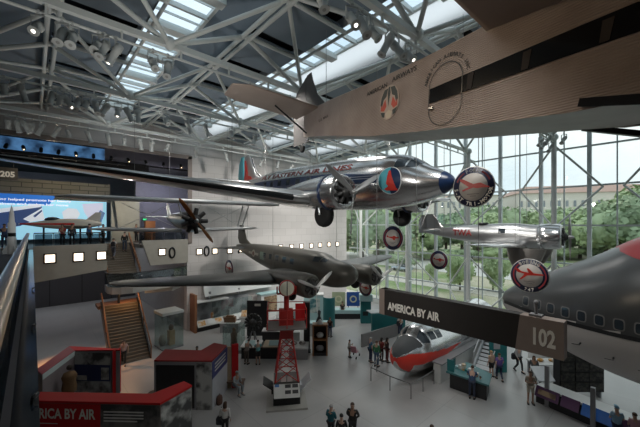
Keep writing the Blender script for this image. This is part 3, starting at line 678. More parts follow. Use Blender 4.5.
el([(-.03, .42), (.03, .42), (.06, .25), (.02, .1), (-.02, -.12), (-.05, .1), (-.07, .25)], 1, .02)
el([(-.14, -.28), (0, -.2), (.14, -.28), (.1, -.42), (-.1, -.42)], 3, .02)
e.build('round_emblem', [mat('emblem_tan', (.45, .36, .30), .5), mat('emblem_slate', (.05, .06, .055), .5), mat('emblem_red', (.50, .08, .05), .5), mat('emblem_cream', (.55, .47, .36), .5)], tm)
for s in (-1, 1):
    wing_mesh([(5.35, s*.7, .72, 4.0, .16), (5.2, s*4, .98, 3.3, .15), (4.9, s*8, 1.32, 2.4, .13), (4.6, s*11.2, 1.6, 1.6, .11), (4.2, s*11.7, 1.64, .8, .1)], n=10).build('wing', corw, tm)
    wing_mesh([(-6.2, s*.33, 1.26, 2.3, .06), (-6.3, s*3.2, 1.60, 2.2, .06), (-6.7, s*3.75, 1.66, 1.5, .05)], n=7).build('tailplane', corw, tm)
    b = MB(); b.tube((-7.4, s*.33, .42), (-7.5, s*1.8, 1.40), .035); b.build('tail_brace', blackp, tm)
    y = s*2.6
    nc = MB(); nc.lathe([(1.7, .2), (2.4, .36), (4.6, .45), (6.0, .52), (6.3, .46)] if s > 0 else [(4.7, .3), (5.2, .45), (6.0, .52), (6.3, .46)], (0, y, -.48), (1, 0, 0), 20); nc.build('engine_nacelle', corw, tm)
    radial(tm, 6.5, y, -.48, .6); propeller(tm, (6.85, y, -.48), 1.6, 2, .6, propm, propm, wid=.2)
    b = MB(); b.bar((3.05, s*.8, -1.08), (5.8, y-s*.2, -1.95), .13, .12); b.build('gear_strut', mat('strut_black', (.006, .006, .007), .7, 0, .1, spec=.1), tm)
    b = MB(); b.bar((5.0, s*.8, -1.1), (6.0, y-s*.2, -.9), .1, .1); b.build('engine_strut', blackp, tm)
    b = MB(); b.bar((5.8, y-s*.2, -1.9), (5.7, y-s*.2, -.9), .1, .1); b.build('shock_strut', blackp, tm)
    if s > 0: b = MB(); b.bar((2.4, .8, -1.1), (5.6, 2.5, -1.95), .12, .1); b.build('gear_strut', blackp, tm)
    g = MB(); wheel(g, (5.8, y+s*.1, -2.0), .5, .28); g.build('main_wheel', [rubber, hubm], tm)
nc = MB(); nc.lathe([(8.1, .5), (8.5, .45), (8.7, .3)], (0, 0, -.25), (1, 0, 0), 20); nc.build('nose_engine_cowl', corw, tm); radial(tm, 8.8, 0, -.25, .6)
propeller(tm, (9.15, 0, -.25), 1.6, 2, .4, propm, propm, wid=.2)
fm = mat('fin_metal', (.13, .12, .115), .75, .0, .12)
fin_mesh([(-6.2, 1.40, 2.0, .05), (-7.1, 2.1, 1.2, .06), (-7.6, 2.9, .75, .06), (-7.75, 3.25, .5, .06)]).build('tail_fin', fm, tm)
fin_mesh([(-7.82, .15, 1.75, .05), (-7.82, 1.5, 1.85, .05), (-8.25, 2.4, 1.4, .05), (-8.25, 2.75, 1.1, .05), (-8.25, 3.2, .1, .05)]).build('rudder', fm, tm)
m = MB(); m.tube((-7.6, 0, .45), (-8.5, 0, .0), .045); m.tube((-8.4, 0, .45), (-8.5, 0, .0), .03); m.build('tail_strut', alud, tm)
m = MB(); wheel(m, (-8.5, 0, -.06), .2, .12); m.build('tail_wheel', [rubber, hubm], tm)
cables(tm, MW, [(3.4, -2.5, .9), (3.4, 2.5, .9), (-6.3, 0, 1.4)], 16.6, wirem)

# ================= jumbo jet nose
N = V((17.0, 5.5, 5.9)); X = V((0, 1, 0)); MW = Matrix((X, V((-1, 0, 0)), V((0, 0, 1)))).transposed().to_4x4(); MW.translation = N
jj = thing('jumbo_jet_nose', 'huge grey and white jumbo jet nose with red top jutting over the display counter', 'airplane', mw=MW)
f4 = Fus([(0, -.1, .1, .1, 2), (-.15, -.42, .40, .48, 2), (-.73, -.85, .84, 1.0, 2), (-1.4, -1.2, 1.25, 1.55, 2), (-2.3, -1.58, 1.72, 2.1, 2), (-3.6, -1.98, 2.42, 2.65, 2.05), (-4.7, -2.2, 3.1, 2.95, 2.1), (-6.5, -2.4, 3.85, 3.15, 2.15), (-9, -2.5, 4.1, 3.2, 2.15), (-16, -2.5, 4.1, 3.2, 2.15)])
grey7 = mat('grey_airliner_paint', (.065, .068, .07), .3, .15, .06, .8); white7 = mat('white_airliner_paint', (.50, .47, .45), .4, 0, .04, .8)
RR = [(math.copysign(abs(math.cos(t))**.5, math.cos(t)), math.copysign(abs(math.sin(t))**.5, math.sin(t))) for t in [2*PI*k/20 for k in range(20)]]
def c7(c):
    if c.z < .02: return 1
    return 0
f4.mesh(-16, 0, .2, 96, fn=c7, ends=[-.03, -.08, -.15, -.3]).build('fuselage', [grey7, white7, redp], jj)
for s in (-1, 1):
    m = MB(); f4.patch(m, -15, -.25, -.10, .04, s, 0, .012, nx=50); m.build('dark_stripe', blackp, jj)
    for k in range(16):
        x = -1.22-.5*k
        m = MB(); f4.poly(m, [(x-.145+a*.15, .33+b*.20) for a, b in RR], s, 0, .010); f4.poly(m, [(x-.145+a*.115, .33+b*.16) for a, b in RR], s, 1, .018); m.build('cabin_window', [mat('window_rim', (.20, .195, .19), .5, .2), cockpit], jj)
    m = MB(); f4.patch(m, -6.9, -6.0, 2.9, 3.3, s, 0, .02); m.build('cockpit_window', cockpit, jj)
    m = MB(); f4.patch(m, -15.9, -4.08, lambda x: max(2.4, 2.70+.4*(x+4.05)), lambda x: f4.at(x)[1]-.004, s, 0, .010, nx=60, nz=8); m.build('red_top', mat('dark_red_livery', (.30, .025, .03), .4), jj)
    for k, (x, z) in enumerate(((-4.2, -.9), (-5.0, -1.0), (-3.3, -.7))):
        m = MB(); q = f4.on(x, z, s, 0); nq = f4.on(x, z, s, .12); m.lathe([(0, .03), (.08, .025)], q, nq-q, 8); m.tube(nq-V((.03, 0, 0)), nq+V((.2, 0, 0)), .012); m.build('sensor_probe', blackp, jj)
# stands under it
for x in (-6.6, -11.5):
    for y in (-1.1, 1.1):
        st = MB(); st.tube((x, y, -5.9), (x, y, f4.at(x)[0]+.45), .14); st.build('support_post', mat('stand_grey', (.20, .20, .21), .5), jj)

# ================= silver and red airliner nose on the floor
N = V((15.95, 11.0, 1.5)); X = V((-1, 0, 0)); MW = Matrix((X, V((0, -1, 0)), V((0, 0, 1)))).transposed().to_4x4(); MW.translation = N
d7 = thing('airliner_nose', 'silver and red airliner nose section resting on the floor inside thin railings', 'airplane', mw=MW)
f5 = Fus([(0, -.15, .1, .12, 2), (-.15, -.55, .32, .42, 2), (-.6, -.9, .62, .78, 2), (-1.2, -1.12, .86, 1.05, 2), (-1.65, -1.2, 1.02, 1.17, 2), (-2.15, -1.3, 1.48, 1.28, 2), (-3.2, -1.38, 1.66, 1.42, 2), (-4.5, -1.4, 1.7, 1.5, 2), (-6, -1.4, 1.7, 1.55, 2), (-12, -1.4, 1.7, 1.55, 2)])
rlo = lambda x: f5.at(x)[0]*.86 if x > -.7 else max(-.95+.22*(-.7-x), -.35)
rhi = lambda x: f5.at(x)[1]*.5 if x > -.6 else max(.31-.06*(-.6-x), .12)
gl = lambda x: max(rhi(x)+.04, f5.at(x)[1]*.62)
f5.mesh(-12, 0, .06, 120, ends=[-.02, -.04, -.09, -.15], fn=lambda c: 1 if rlo(c.x) < c.z < rhi(c.x) else (2 if c.x > -1.62 and c.z > gl(c.x) else 0)).build('fuselage', [alu, orangered, mat('glare_grey', (.045, .05, .055), .6)], d7)
for s in (-1, 1):
    m = MB(); f5.patch(m, -2.12, -1.70, lambda x: .74, lambda x: f5.at(x)[1]-.07, s, 0, .012, nx=4); m.build('windscreen', cockpit, d7)
    for x in (-2.75, -3.35):
        m = MB(); f5.patch(m, x, x+.5, .86, 1.26, s, 0, .012, nx=3); m.build('cockpit_side_window', cockpit, d7)
    for k in range(5):
        m = MB(); f5.patch(m, -6.6-.95*k, -6.1-.95*k, .55, 1.0, s, 0, .012, nx=3); m.build('cabin_window', cockpit, d7)
m = MB(); m.bx(-6.6, -.3, -1.5, -5.8, .3, -1.25); m.bx(-10.8, -.3, -1.5, -10, .3, -1.25); m.build('cradle', mat('stand_grey', (.2, .2, .21), .5), d7)

# ================= silver biplane with wooden propeller
N = W(196, 221, 16.0); MW = air_matrix(N, .6, -.8, 1.0)
bp_ = thing('biplane', 'small silver biplane with black radial engine and brown wooden propeller', 'airplane', mw=MW)
f6 = Fus([(-.5, -.45, .42, .42, 2), (-1.2, -.5, .45, .45, 2.3), (-3, -.45, .5, .42, 2.3), (-5, -.2, .38, .25, 2.1), (-6.8, .05, .25, .05, 2)])
f6.mesh(-6.8, -.5, .3, 24).build('fuselage', mat('black_fabric', (.06, .06, .065), .4), bp_)
radial(bp_, -.25, 0, 0, .72)
hubp = propeller(bp_, (.1, 0, 0), 1.38, 2, math.radians(-143), mat('varnished_wood', (.36, .13, .04), .3, 0, .25, 6), alud, wid=.24)
silverf = mat('silver_fabric', (.55, .56, .56), .4, .2, .08)
for s in (-1, 1):
    wing_mesh([(-.9, s*.0, 1.02, 1.5, .17), (-.9, s*4.9, 1.02, 1.5, .16), (-1.1, s*5.4, 1.02, 1.0, .12), (-1.4, s*5.55, 1.02, .4, .07)]).build('upper_wing', silverf, bp_)
    wing_mesh([(-1.5, s*.3, -.55, 1.3, .15), (-1.5, s*3.7, -.45, 1.3, .14), (-1.7, s*4.2, -.44, .9, .08), (-2.0, s*4.35, -.43, .4, .07)]).build('lower_wing', silverf, bp_)
    m = MB()
    m.tube((-1.2, s*3.4, .98), (-1.8, s*3.2, -.42), .035); m.tube((-2.1, s*3.4, .98), (-2.5, s*3.2, -.42), .035); m.tube((-1.1, s*.6, .98), (-1.2, s*.4, .3), .03); m.tube((-1.2, s*3.4, .98), (-1.6, s*.5, -.4), .012); m.tube((-1.1, s*.6, 1.0), (-1.8, s*3.2, -.42), .012)
    m.build('wing_strut', silverf, bp_)
    wing_mesh([(-5.8, 0, .2, .9, .08), (-6.0, s*1.4, .2, .7, .08)]).build('tailplane', silverf, bp_)
fin_mesh([(-5.6, .3, 1.1, .06), (-6.1, .8, .8, .06), (-6.4, 1.1, .4, .06)]).build('tail_fin', silverf, bp_)
cables(bp_, MW, [(-1.6, -2.5, 1.05), (-1.6, 2.5, 1.05), (-6, 0, .4)], 16, wirem, .008)
# ---------- balcony the view is taken from
struct('floor_balcony', MB().bx(-14, -16, 7.2, -.14, V0-.3, 7.8), mat('balcony_carpet', (.03, .03, .035), .8))
struct('trim_balcony_ledge', MB().bx(-.14, -16, 7.2, .05, V0-.3, 7.79), mat('dark_gloss', (.012, .016, .022), .12, 0, .2))
t = thing('balcony_railing', 'long glass balcony railing with brass-coloured handrail running away beside the dark ledge', 'railing', (-.2, 0, 7.8))
m = MB(); m.loft([[V((a*.085, y, 1.08+b*.05)) for a, b in circ(1, 12)] for y in (-4, V0-1)]); m.build('handrail', mat('brass_rail', (.30, .25, .18), .3, .7), t)
for k in range(17):
    m = MB(); m.bx(-.02, -4+1.9*k+.03, .02, .0, -4+1.9*(k+1)-.03, 1.05); m.build('glass_panel', glassd, t)
for k in range(4):
    q = (.0, 2.35+1.15*k*(1+.5*k), 7.79)
    l = thing('ledge_spotlight', 'small black spotlight clipped to the dark balcony ledge, %s from the viewer' % ORD[k], 'spotlight', q, group='ledge spotlights')
    m = MB(); m.tube((0, 0, 0), (0, 0, .04), .012); m.build('bracket', blackp, l)
    m = MB(); m.lathe([(0, .012), (.01, .022), (.06, .022), (.07, .018)], (.0, -.0, .05), (.5, .6, .25), 10); m.build('lamp_head', blackp, l)
t = thing('display_missile', 'slim white pointed missile standing upright on the balcony by the blue mural', 'missile', (-.85, 25, 7.8))
m = MB(); m.lathe([(0, .2), (.9, .2), (.95, .17), (1.75, .17), (1.8, .13), (2.3, .10), (2.8, .01)], (0, 0, 0), (0, 0, 1), 16); m.build('body', white, t)
m = MB(); m.lathe([(1.0, .176), (1.2, .176)], (0, 0, 0), (0, 0, 1), 16); m.build('band', blackp, t)
for k in range(4):
    a = PI/2*k+.4; m = MB(); m.plate([(.15, .02), (.42, .02), (.42, .2), (.15, .6)], (0, 0, 0), (math.cos(a), math.sin(a), 0), (0, 0, 1), (-math.sin(a)*.02, math.cos(a)*.02, 0), 1); m.build('fin', white, t)
# ---------- white balcony front with lit square windows
litm = mat('lit_diffuser', (.9, .85, .75), .5, 0, 0, emit=(1.0, .83, .62), est=2.2)
frm = mat('bronze_frame', (.05, .04, .035), .4, .3)
m = MB(); m.plate([(.06, 5.55), (4.2, 6.05), (4.2, 8.0), (.06, 8.0)], (0, V0, 0), (1, 0, 0), (0, 0, 1), (0, -1, 0), .3)
struct('trim_balcony_front', m, mat('front_cream', (.32, .305, .265), .6))
m = MB(); m.plate([(7.2, 6.1), (10.2, 6.1), (10.2, 8.15), (6.55, 8.15)], (0, V0, 0), (1, 0, 0), (0, 0, 1), (0, -1, 0), .3)
struct('trim_stair_front', m, mat('front_cream', (.32, .305, .265), .6))
def wall_light(px, py, s, v, where):
    p = WV(px, py, v); t = thing('wall_light', where, 'light', (p.x, v, p.z), group='square lit wall lights')
    m = MB(); h = s/2
    for a, b, c, d in ((-h-.09, -h-.09, h+.09, -h), (-h-.09, h, h+.09, h+.09), (-h-.09, -h, -h, h), (h, -h, h+.09, h)): m.bx(a, -.06, b, c, 0, d)
    m.build('frame', frm, t); MB().bx(-h, -.03, -h, h, 0, h).build('diffuser', litm, t)
for k, (px, py) in enumerate([(50, 258.5), (78.5, 257), (101.5, 255.5)]): wall_light(px, py, .52, V0-.3, 'square lit light on the white balcony front, %s from the glass railing' % ORD[k])
wall_light(162, 252, .45, V0-.3, 'square lit light on the slanted white front beside the stair, left of a black ring')
for k, (px, py) in enumerate([(199.2, 251.7), (214.9, 251), (229.8, 250.6), (241.5, 249.6), (257, 248.3), (269, 248), (280.4, 247.2), (291.4, 246.8), (301.4, 246.2), (311.2, 245.6), (319.8, 245), (328.8, 244.4), (337, 244)]):
    wall_light(px, py, .42, V0, 'square lit light in the stone wall, %s in the row counted from the stair' % ORD[k])
for px, py, v, lb in ((172, 252.5, V0-.3, 'black oval ring mounted on slanted white front beside the stair'), (206.5, 251, V0, 'black oval ring mounted on the stone wall between two lit squares')):
    p = WV(px, py, v); r = MB(); o_ = []
    for k in range(25):
        t = 2*PI*k/24; c = V((p.x+.22*math.cos(t), v-.07, p.z+.42*math.sin(t))); n = V((math.cos(t), 0, math.sin(t)))
        o_.append([c+n*.07*math.cos(a)+V((0, .07*math.sin(a), 0)) for a in [2*PI*j/8 for j in range(8)]])
    r.loft(o_, caps=False); tag(r.build('wall_ring', blackp), lb, 'ring')
# ---------- stairs
stepm = mat('tan_step', (.15, .128, .10), .6); woodr = mat('brown_rail', (.22, .10, .045), .4)
t = thing('staircase', 'broad tan staircase rising from the hall floor under the white curved landing', 'staircase', (5.05, 24.9, 0))
n_ = 19
m = MB()
for k in range(n_): m.bx(-1.15, k*.2, 0 if k < 3 else k*.175-.45, 1.15, k*.2+.22, (k+1)*.175)
m.build('flight', stepm, t)
for s in (-1, 1):
    m = MB(); m.prism([(s*1.15, -.15, 0), (s*1.15, .2, 0), (s*1.15, 3.9, 3.0), (s*1.15, 3.9, 3.65), (s*1.15, -.15, .3)], (s*.1, 0, 0)); m.build('stringer', blackp, t)
    m = MB(); m.path([V((s*1.2, -.2, .95)), V((s*1.2, 3.8, 4.28))], .05); m.tube((s*1.2, -.2, 0), (s*1.2, -.2, .95), .04); m.tube((s*1.2, 1.8, 1.7), (s*1.2, 1.8, 2.62), .03); m.build('handrail', woodr, t)
MB().bx(-1.4, 3.8, 3.1, 1.4, 5.2, 3.33).build('stair_landing', mat('orange_carpet', (.30, .15, .08), .8), t)
t = thing('upper_staircase', 'upper stair flight with brown rails climbing through the gap in the white front', 'staircase', (5.42, 29.2, 4.9))
m = MB()
for k in range(17): m.bx(-1.1, k*.235, k*.17-.3, 1.1, k*.235+.25, (k+1)*.17)
m.build('flight', stepm, t)
for s in (-1, 1):
    m = MB(); m.prism([(s*1.08, -.2, .7), (s*1.08, 4.0, 3.5), (s*1.08, 4.0, 3.85), (s*1.08, -.2, 1.05)], (s*.08, 0, 0)); m.build('handrail', woodr, t)
t = thing('curved_landing', 'white curved stair landing with dark glass balustrade projecting from the stone wall', 'landing', (4.2, 28.6, 4.4))
pl = [(4.1, 28.9), (4.1, 27.7), (4.3, 27.1), (4.8, 26.75), (5.5, 26.6), (8.6, 27.3), (9.9, 28.0), (10.1, 28.9)]
o0 = V((4.2, 28.6, 4.4))
MB().prism([V((a, b, 4.4))-o0 for a, b in pl], (0, 0, .5)).build('slab', mat('landing_white', (.45, .44, .41), .5), t)
for (a, b), (c, d) in zip(pl[:-1], pl[1:]):
    MB().obox(V((a, b, 4.9))-o0, (c-a, d-b, 0), (0, .03, 0), (0, 0, .95)).build('glass_panel', glassd, t)
MB().path([V((a, b, 5.88))-o0 for a, b in pl], .04).build('top_rail', blackp, t)
MB().prism([V((a, b, 4.0))-o0 for a, b in ((8.0, 28.9), (6.6, 28.0), (8.6, 27.6), (9.8, 28.9))], (0, 0, .4)).build('soffit', mat('landing_white', (.45, .44, .41), .5), t)
m = MB(); m.tube(V((5.0, 28.85, 3.33))-o0, V((5.0, 28.85, 4.4))-o0, .09); m.build('post', blackp, t)
# ---------- upper gallery contents
bluem = mat('blue_lit_cove', (.02, .04, .08), .6, 0, 0, emit=(.07, .20, .50), est=.55)
nt = bluem.node_tree; no = nt.nodes.new('ShaderNodeTexNoise'); no.inputs['Scale'].default_value = 1.1; no.inputs['Detail'].default_value = 4; tc = nt.nodes.new('ShaderNodeTexCoord')
rp = nt.nodes.new('ShaderNodeValToRGB'); rp.color_ramp.elements[0].position = .35; rp.color_ramp.elements[0].color = (.012, .03, .07, 1); rp.color_ramp.elements[1].position = .65; rp.color_ramp.elements[1].color = (.10, .26, .52, 1)
nt.links.new(tc.outputs['Object'], no.inputs['Vector']); nt.links.new(no.outputs['Fac'], rp.inputs[0]); nt.links.new(rp.outputs[0], nt.nodes['Principled BSDF'].inputs['Emission Color'])
struct('ceiling_cove', MB().bx(-10, 32.5, 14.95, 4.6, 32.7, 15.9), bluem)
m = MB(); m.bx(-13.9, 32.7, 14.8, 15.6, 43.9, 14.95)
for k in range(12): m.bx(-10+1.4*k, 31.4, 14.55, -9.9+1.4*k, 32.6, 14.7)
m.bx(-13.9, 31.3, 14.5, 6, 31.45, 14.75); m.bx(-13.9, 32.45, 14.2, 8, 32.6, 14.95); struct('ceiling_grid', m, voidm)
struct('ceiling_bulkhead', MB().bx(4.6, 32.5, 14.95, 15.6, 32.7, 16), mat('lilac_wall', (.22, .22, .28), .8))
for k in range(11):
    px = 6+17.5*k; p = WV(px, 150, 31.4)
    t = thing('gallery_spotlight', 'small black spotlight on the black gallery ceiling grid, %s from the railing side' % ORD[k], 'spotlight', (p.x, 31.4, 14.5), group='gallery grid spotlights')
    m = MB(); m.tube((0, 0, 0), (0, 0, .5), .02); m.build('yoke', blackp, t)
    m = MB(); d = V((R.uniform(-.4, .4), -.6, -.8)); m.lathe([(-.25, .06), (-.15, .12), (.15, .12), (.18, .11)], (0, 0, .5), d, 10); m.build('lamp_head', blackp, t)
    m = MB(); dn = d.normalized(); m.lathe([(0, .09), (.01, .01)], V((0, 0, .5))+dn*.175, d, 10); m.build('lens', mat('warm_lens', (.8, .6, .4), .4, 0, 0, emit=(1, .7, .4), est=3) if k % 3 == 1 else blackp, t)
t = thing('gallery_sign', 'dark overhead gallery sign with pale lettering and the number 205', 'sign', (-4.55, 33.5, 12.8))
MB().bx(0, 0, 0, 2.6, .15, .95).build('sign_panel', blackp, t)
MB().bx(2.6, -.01, 0, 3.75, .16, .95).build('number_panel', mat('taupe', (.14, .125, .11), .6), t)
m = MB(); put_text(m, 'rs', (2.1, 0, .25), (1, 0, 0), (0, 0, 1), .38, None, 0, .03, .01); put_text(m, '205', (2.78, -.01, .25), (1, 0, 0), (0, 0, 1), .42, .8, 0, .04, .01); m.build('lettering', mat('sign_cream', (.75, .70, .60), .5, 0, 0, emit=(1, .92, .8), est=.15), t)
m = MB()
for x in (.2, 3.5): m.tube((x, .07, .95), (x, .07, 2.1), .03)
m.build('hanger', blackp, t)
struct('wall_gallery_block', MB().bx(-12, 36.5, 11.6, 5.6, 36.8, 13.3), brick_mat('block_wall', (.16, .155, .12), (.19, .185, .15), (.06, .06, .05), 1.3, .42, (0, 2), .8, .03))
t = thing('mural_screen', 'wide bright blue mural with white lettering behind the white jet', 'mural', (-12, 36.4, 8.2))
def em(name, c, k=1.0): return mat(name, c, .6, 0, 0, emit=c, est=k)
MB().bx(0, 0, 0, 17.3, .1, 3.4).build('backing', em('mural_sky', (.33, .66, .84), .55), t)
def mp(pts, mname, c, lift=.012, name='picture_shape'):
    pts = [(WV(px, py, 36.4)-V((-12, 36.4, 8.2))) for px, py in pts]
    m = MB(); m.prism([V((p.x, -lift, p.z)) for p in pts], (0, lift*.9, 0)); return m.build(name, em(mname, c, .5), t)
mp([(-60, 190), (56, 196), (49, 205), (-60, 200)], 'mural_blue', (.02, .15, .55), .02, 'banner')
m = MB(); p = WV(-8, 199.6, 36.4)-V((-12, 36.4, 8.2)); put_text(m, 'Flying helped promote her beauty', (p.x, -.03, p.z), (1, 0, 0), (0, 0, 1), .2, 5.0, 0, .02, .006)
p = WV(-8, 203.2, 36.4)-V((-12, 36.4, 8.2)); put_text(m, 'business and makes her name', (p.x, -.03, p.z-.08), (1, 0, 0), (0, 0, 1), .2, 4.8, 0, .02, .006)
m.build('lettering', em('mural_white', (.85, .88, .9), .6), t)
mp([(-30, 216), (41, 205), (44, 216), (20, 226), (-30, 232)], 'mural_navy', (.03, .06, .16), .014)
mp([(-30, 212), (40, 204), (41, 207), (-30, 217)], 'mural_pale', (.62, .68, .75), .018)
mp([(23, 219), (42, 208), (45, 220), (30, 222)], 'mural_pale', (.62, .68, .75), .02)
mp([(33, 216), (42, 209.5), (42, 211.5), (35, 217.5)], 'mural_navy', (.03, .06, .16), .026)
mp([(62, 212), (68, 208), (77, 209), (80, 214), (76, 221), (64, 222)], 'mural_pale', (.62, .68, .75), .02)
mp([(82, 204), (103, 203), (103, 215), (92, 224), (84, 212)], 'mural_lilac', (.55, .58, .72), .018)
mp([(94, 222), (100, 210), (105, 213), (99, 228)], 'mural_navy2', (.12, .2, .35), .024)
struct('wall_gallery_panel', MB().bx(5.4, 34.5, 7.8, 7.7, 34.8, 11.9), mat('beige_panel', (.36, .35, .29), .7))
struct('wall_gallery_lilac', MB().bx(7.7, 36, 7.8, 14, 36.2, 14.8), mat('lilac_wall', (.22, .22, .28), .8))
t = thing('exit_sign', 'small green lit exit sign on the lilac gallery wall', 'sign', tuple(WV(145, 219.5, 35.7)))
MB().bx(-.2, 0, -.1, .2, .08, .12).build('housing', blackp, t)
m = MB(); put_text(m, 'EXIT', (-.16, 0, -.06), (1, 0, 0), (0, 0, 1), .14, .32, 0, .03, .01); m.build('lettering', mat('exit_green', (.05, .6, .2), .5, 0, 0, emit=(.05, .8, .25), est=1.5), t)
p = WV(150.5, 228, 35); t = thing('kiosk', 'orange wooden kiosk cabinet by the lilac gallery wall', 'kiosk', (p.x, 35, 7.8))
MB().bx(-.45, 0, .1, .45, .5, 2.0).build('cabinet', mat('orange_wood', (.40, .15, .05), .5), t); MB().bx(-.4, .05, 0, .4, .45, .1).build('plinth', blackp, t)
# white jet with a red line behind the gallery rail
J0 = V((-.75, 31.6, 9.5)); MW = Matrix((V((-1, 0, 0)), V((0, -1, 0)), V((0, 0, 1)))).transposed().to_4x4(); MW.translation = J0
jt = thing('small_jet', 'small white jet with a red line displayed behind the gallery railing', 'airplane', mw=MW)
fj = Fus([(0, -.02, .02, .02, 2), (-.8, -.16, .14, .16, 2), (-1.8, -.34, .34, .32, 2), (-3, -.42, .42, .42, 2.2), (-4, -.34, .36, .4, 2.2), (-5, -.14, .16, .16, 2)])
fj.mesh(-5, 0, .25, 24).build('fuselage', offwhite, jt)
for s in (-1, 1):
    m = MB(); fj.patch(m, -3.2, -.1, lambda x: .0+.05*x/3-.03, lambda x: .04-.05*x/3*.3+.02, s, 0, .008); m.build('red_line', redp, jt)
    m = MB(); m.prism([(-2.4, s*.35, -.15), (-3.6, s*1.3, -.15), (-4.1, s*1.3, -.15), (-4.2, s*.35, -.15)], (0, 0, .05)); m.build('wing', offwhite, jt)
m = MB(); m.ball((-1.9, 0, .33), .3, 12, 0, (1.6, .7, .7)); m.build('canopy', cockpit, jt)
m = MB(); m.plate([(-3.9, .3), (-4.6, .95), (-5.0, .95), (-4.9, .12)], (0, -.03, 0), (1, 0, 0), (0, 0, 1), (0, 1, 0), .06); m.build('tail_fin', offwhite, jt)
for x in (-1.4, -3.6):
    m = MB(); m.tube((x, 0, -1.7), (x, 0, -.25), .06); m.build('stand_post', blackp, jt)
# railing along the gallery edge
for a, b, lb in ((.1, 4.2, 'dark gallery railing above the white balcony front'), (6.6, 10.4, 'dark gallery railing above the slanted white front by the stair')):
    t = thing('gallery_railing', lb, 'railing', (a, V0+.75, 7.8)); L = b-a
    MB().tube((0, 0, 1.05), (L, 0, 1.05), .04).build('top_rail', blackp, t)
    for k in range(5): MB().tube((L*k/4, 0, 0), (L*k/4, 0, 1.05), .025).build('post', blackp, t)
    for k in range(4): MB().bx(L*k/4+.05, -.01, .08, L*(k+1)/4-.05, .01, .98).build('glass_panel', glassd, t)
# ---------- materials of the exhibits
redx = mat('exhibit_red', (.46, .014, .016), .6, 0, .06, spec=.2); redtop = mat('exhibit_red_top', (.30, .025, .025), .6, 0, .1, spec=.2)
tealx = mat('exhibit_teal', (.02, .17, .18), .5, 0, .08); tealp = mat('pale_teal', (.38, .56, .57), .5, 0, .06)
blackx = mat('exhibit_black', (.018, .018, .02), .5, 0, .2); greyx = mat('exhibit_grey', (.24, .24, .25), .5, 0, .06)
whitex = mat('exhibit_white', (.62, .63, .62), .45, 0, .05); woodx = mat('orange_brown_wood', (.33, .15, .06), .45, 0, .2, 5)
casegl = glass_mat('case_glass', (.88, .93, .92), .10)
def photo_mat(name, c0, c1, scale=1.5, seed=0.0, emit=0):
    m = bpy.data.materials.new(name); m.use_nodes = True; nt = m.node_tree; b = nt.nodes['Principled BSDF']; b.inputs['Roughness'].default_value = .45
    tc = nt.nodes.new('ShaderNodeTexCoord'); no = nt.nodes.new('ShaderNodeTexNoise'); no.inputs['Scale'].default_value = scale; no.inputs['Detail'].default_value = 3; no.noise_dimensions = '4D'; no.inputs['W'].default_value = seed
    rp = nt.nodes.new('ShaderNodeValToRGB'); rp.color_ramp.elements[0].position = .42; rp.color_ramp.elements[0].color = (*c0, 1); rp.color_ramp.elements[1].position = .58; rp.color_ramp.elements[1].color = (*c1, 1)
    nt.links.new(tc.outputs['Object'], no.inputs['Vector']); nt.links.new(no.outputs['Fac'], rp.inputs[0]); nt.links.new(rp.outputs[0], b.inputs['Base Color']); MATS[name] = m
    return m
bwp = photo_mat('black_white_print', (.05, .05, .05), (.45, .45, .43), 1.6, 1); bwd = photo_mat('dark_print', (.03, .03, .03), (.14, .13, .12), 1.8, 2)
tanp = photo_mat('sepia_print', (.10, .06, .035), (.36, .25, .15), 2.2, 3); colp = photo_mat('colour_print', (.55, .28, .06), (.62, .60, .55), 2.4, 4)
def P2(px, py, z): p = G(px, py, z); p.z = 0; return p
def at0(t, ps): return [p-V(t.location) for p in ps]
def wallbox(parent, a, b, th, z0, z1, name, m, side=1):    # upright board from plan point a to b in world axes
    a, b = V((a[0], a[1], 0)), V((b[0], b[1], 0)); d = (b-a).normalized(); n = V((d.y, -d.x, 0))*side; loc = V(parent.location)
    return MB().obox(a-loc+V((0, 0, z0+loc.z)), b-a, n*th, (0, 0, z1-z0)).build(name, m, parent)
def board(parent, a, b, s0, s1, z0, z1, name, m, out=.015, side=1, t=.012):   # thin picture on the face of such a board, s0..s1 along it
    a, b = V((a[0], a[1], 0)), V((b[0], b[1], 0)); d = b-a; n = V((d.y, -d.x, 0)).normalized()*side; loc = V(parent.location)
    return MB().obox(a+d*s0-loc+V((0, 0, z0))+n*out, d*(s1-s0), -n*t, (0, 0, z1-z0)).build(name, m, parent)
# ---- long red wall carrying AMERICA BY AIR
ZT_ = 2.5
pA = [P2(x, y, ZT_) for x, y in ((-30, 399), (160, 403), (192, 385), (184, 381), (152, 393.5), (-30, 390.5))]
t = thing('exhibit_wall', 'red exhibit wall lettered AMERICA BY AIR with a dark photograph beside the lettering', 'exhibit', tuple(pA[1]))
MB().prism(at0(t, pA), (0, 0, ZT_-.08)).build('wall_body', mat('exhibit_brown', (.10, .075, .06), .5), t)
MB().prism([p+V((0, 0, ZT_-.08)) for p in at0(t, pA)], (0, 0, .08)).build('red_top', redx, t)
f0, f1, f2 = pA[0], pA[1], pA[2]
k = (P2(101, 401.5, ZT_)-f0).length/(f1-f0).length
board(t, f0, f1, 0, k, 0, ZT_-.1, 'red_face', redx)
board(t, f0, f1, k, 1, 0, ZT_-.1, 'photo_face', bwd)
board(t, f1, f2, 0.02, .98, 0, ZT_-.1, 'photo_end', bwp)
d = (f1-f0).normalized(); n = V((d.y, -d.x, 0)); onf = lambda x: f0+d*((P2(x, 399+(x+30)*4/190, ZT_)-f0).dot(d)); q = onf(19)-V(t.location); wl = (onf(96)-onf(19)).length
m = MB(); put_text(m, 'AMERICA BY AIR', q+V((0, 0, 1.83))+n*.025, d, (0, 0, 1), .40, wl, 0, .03, .01); m.build('lettering', mat('letter_cream', (.72, .68, .60), .5), t)
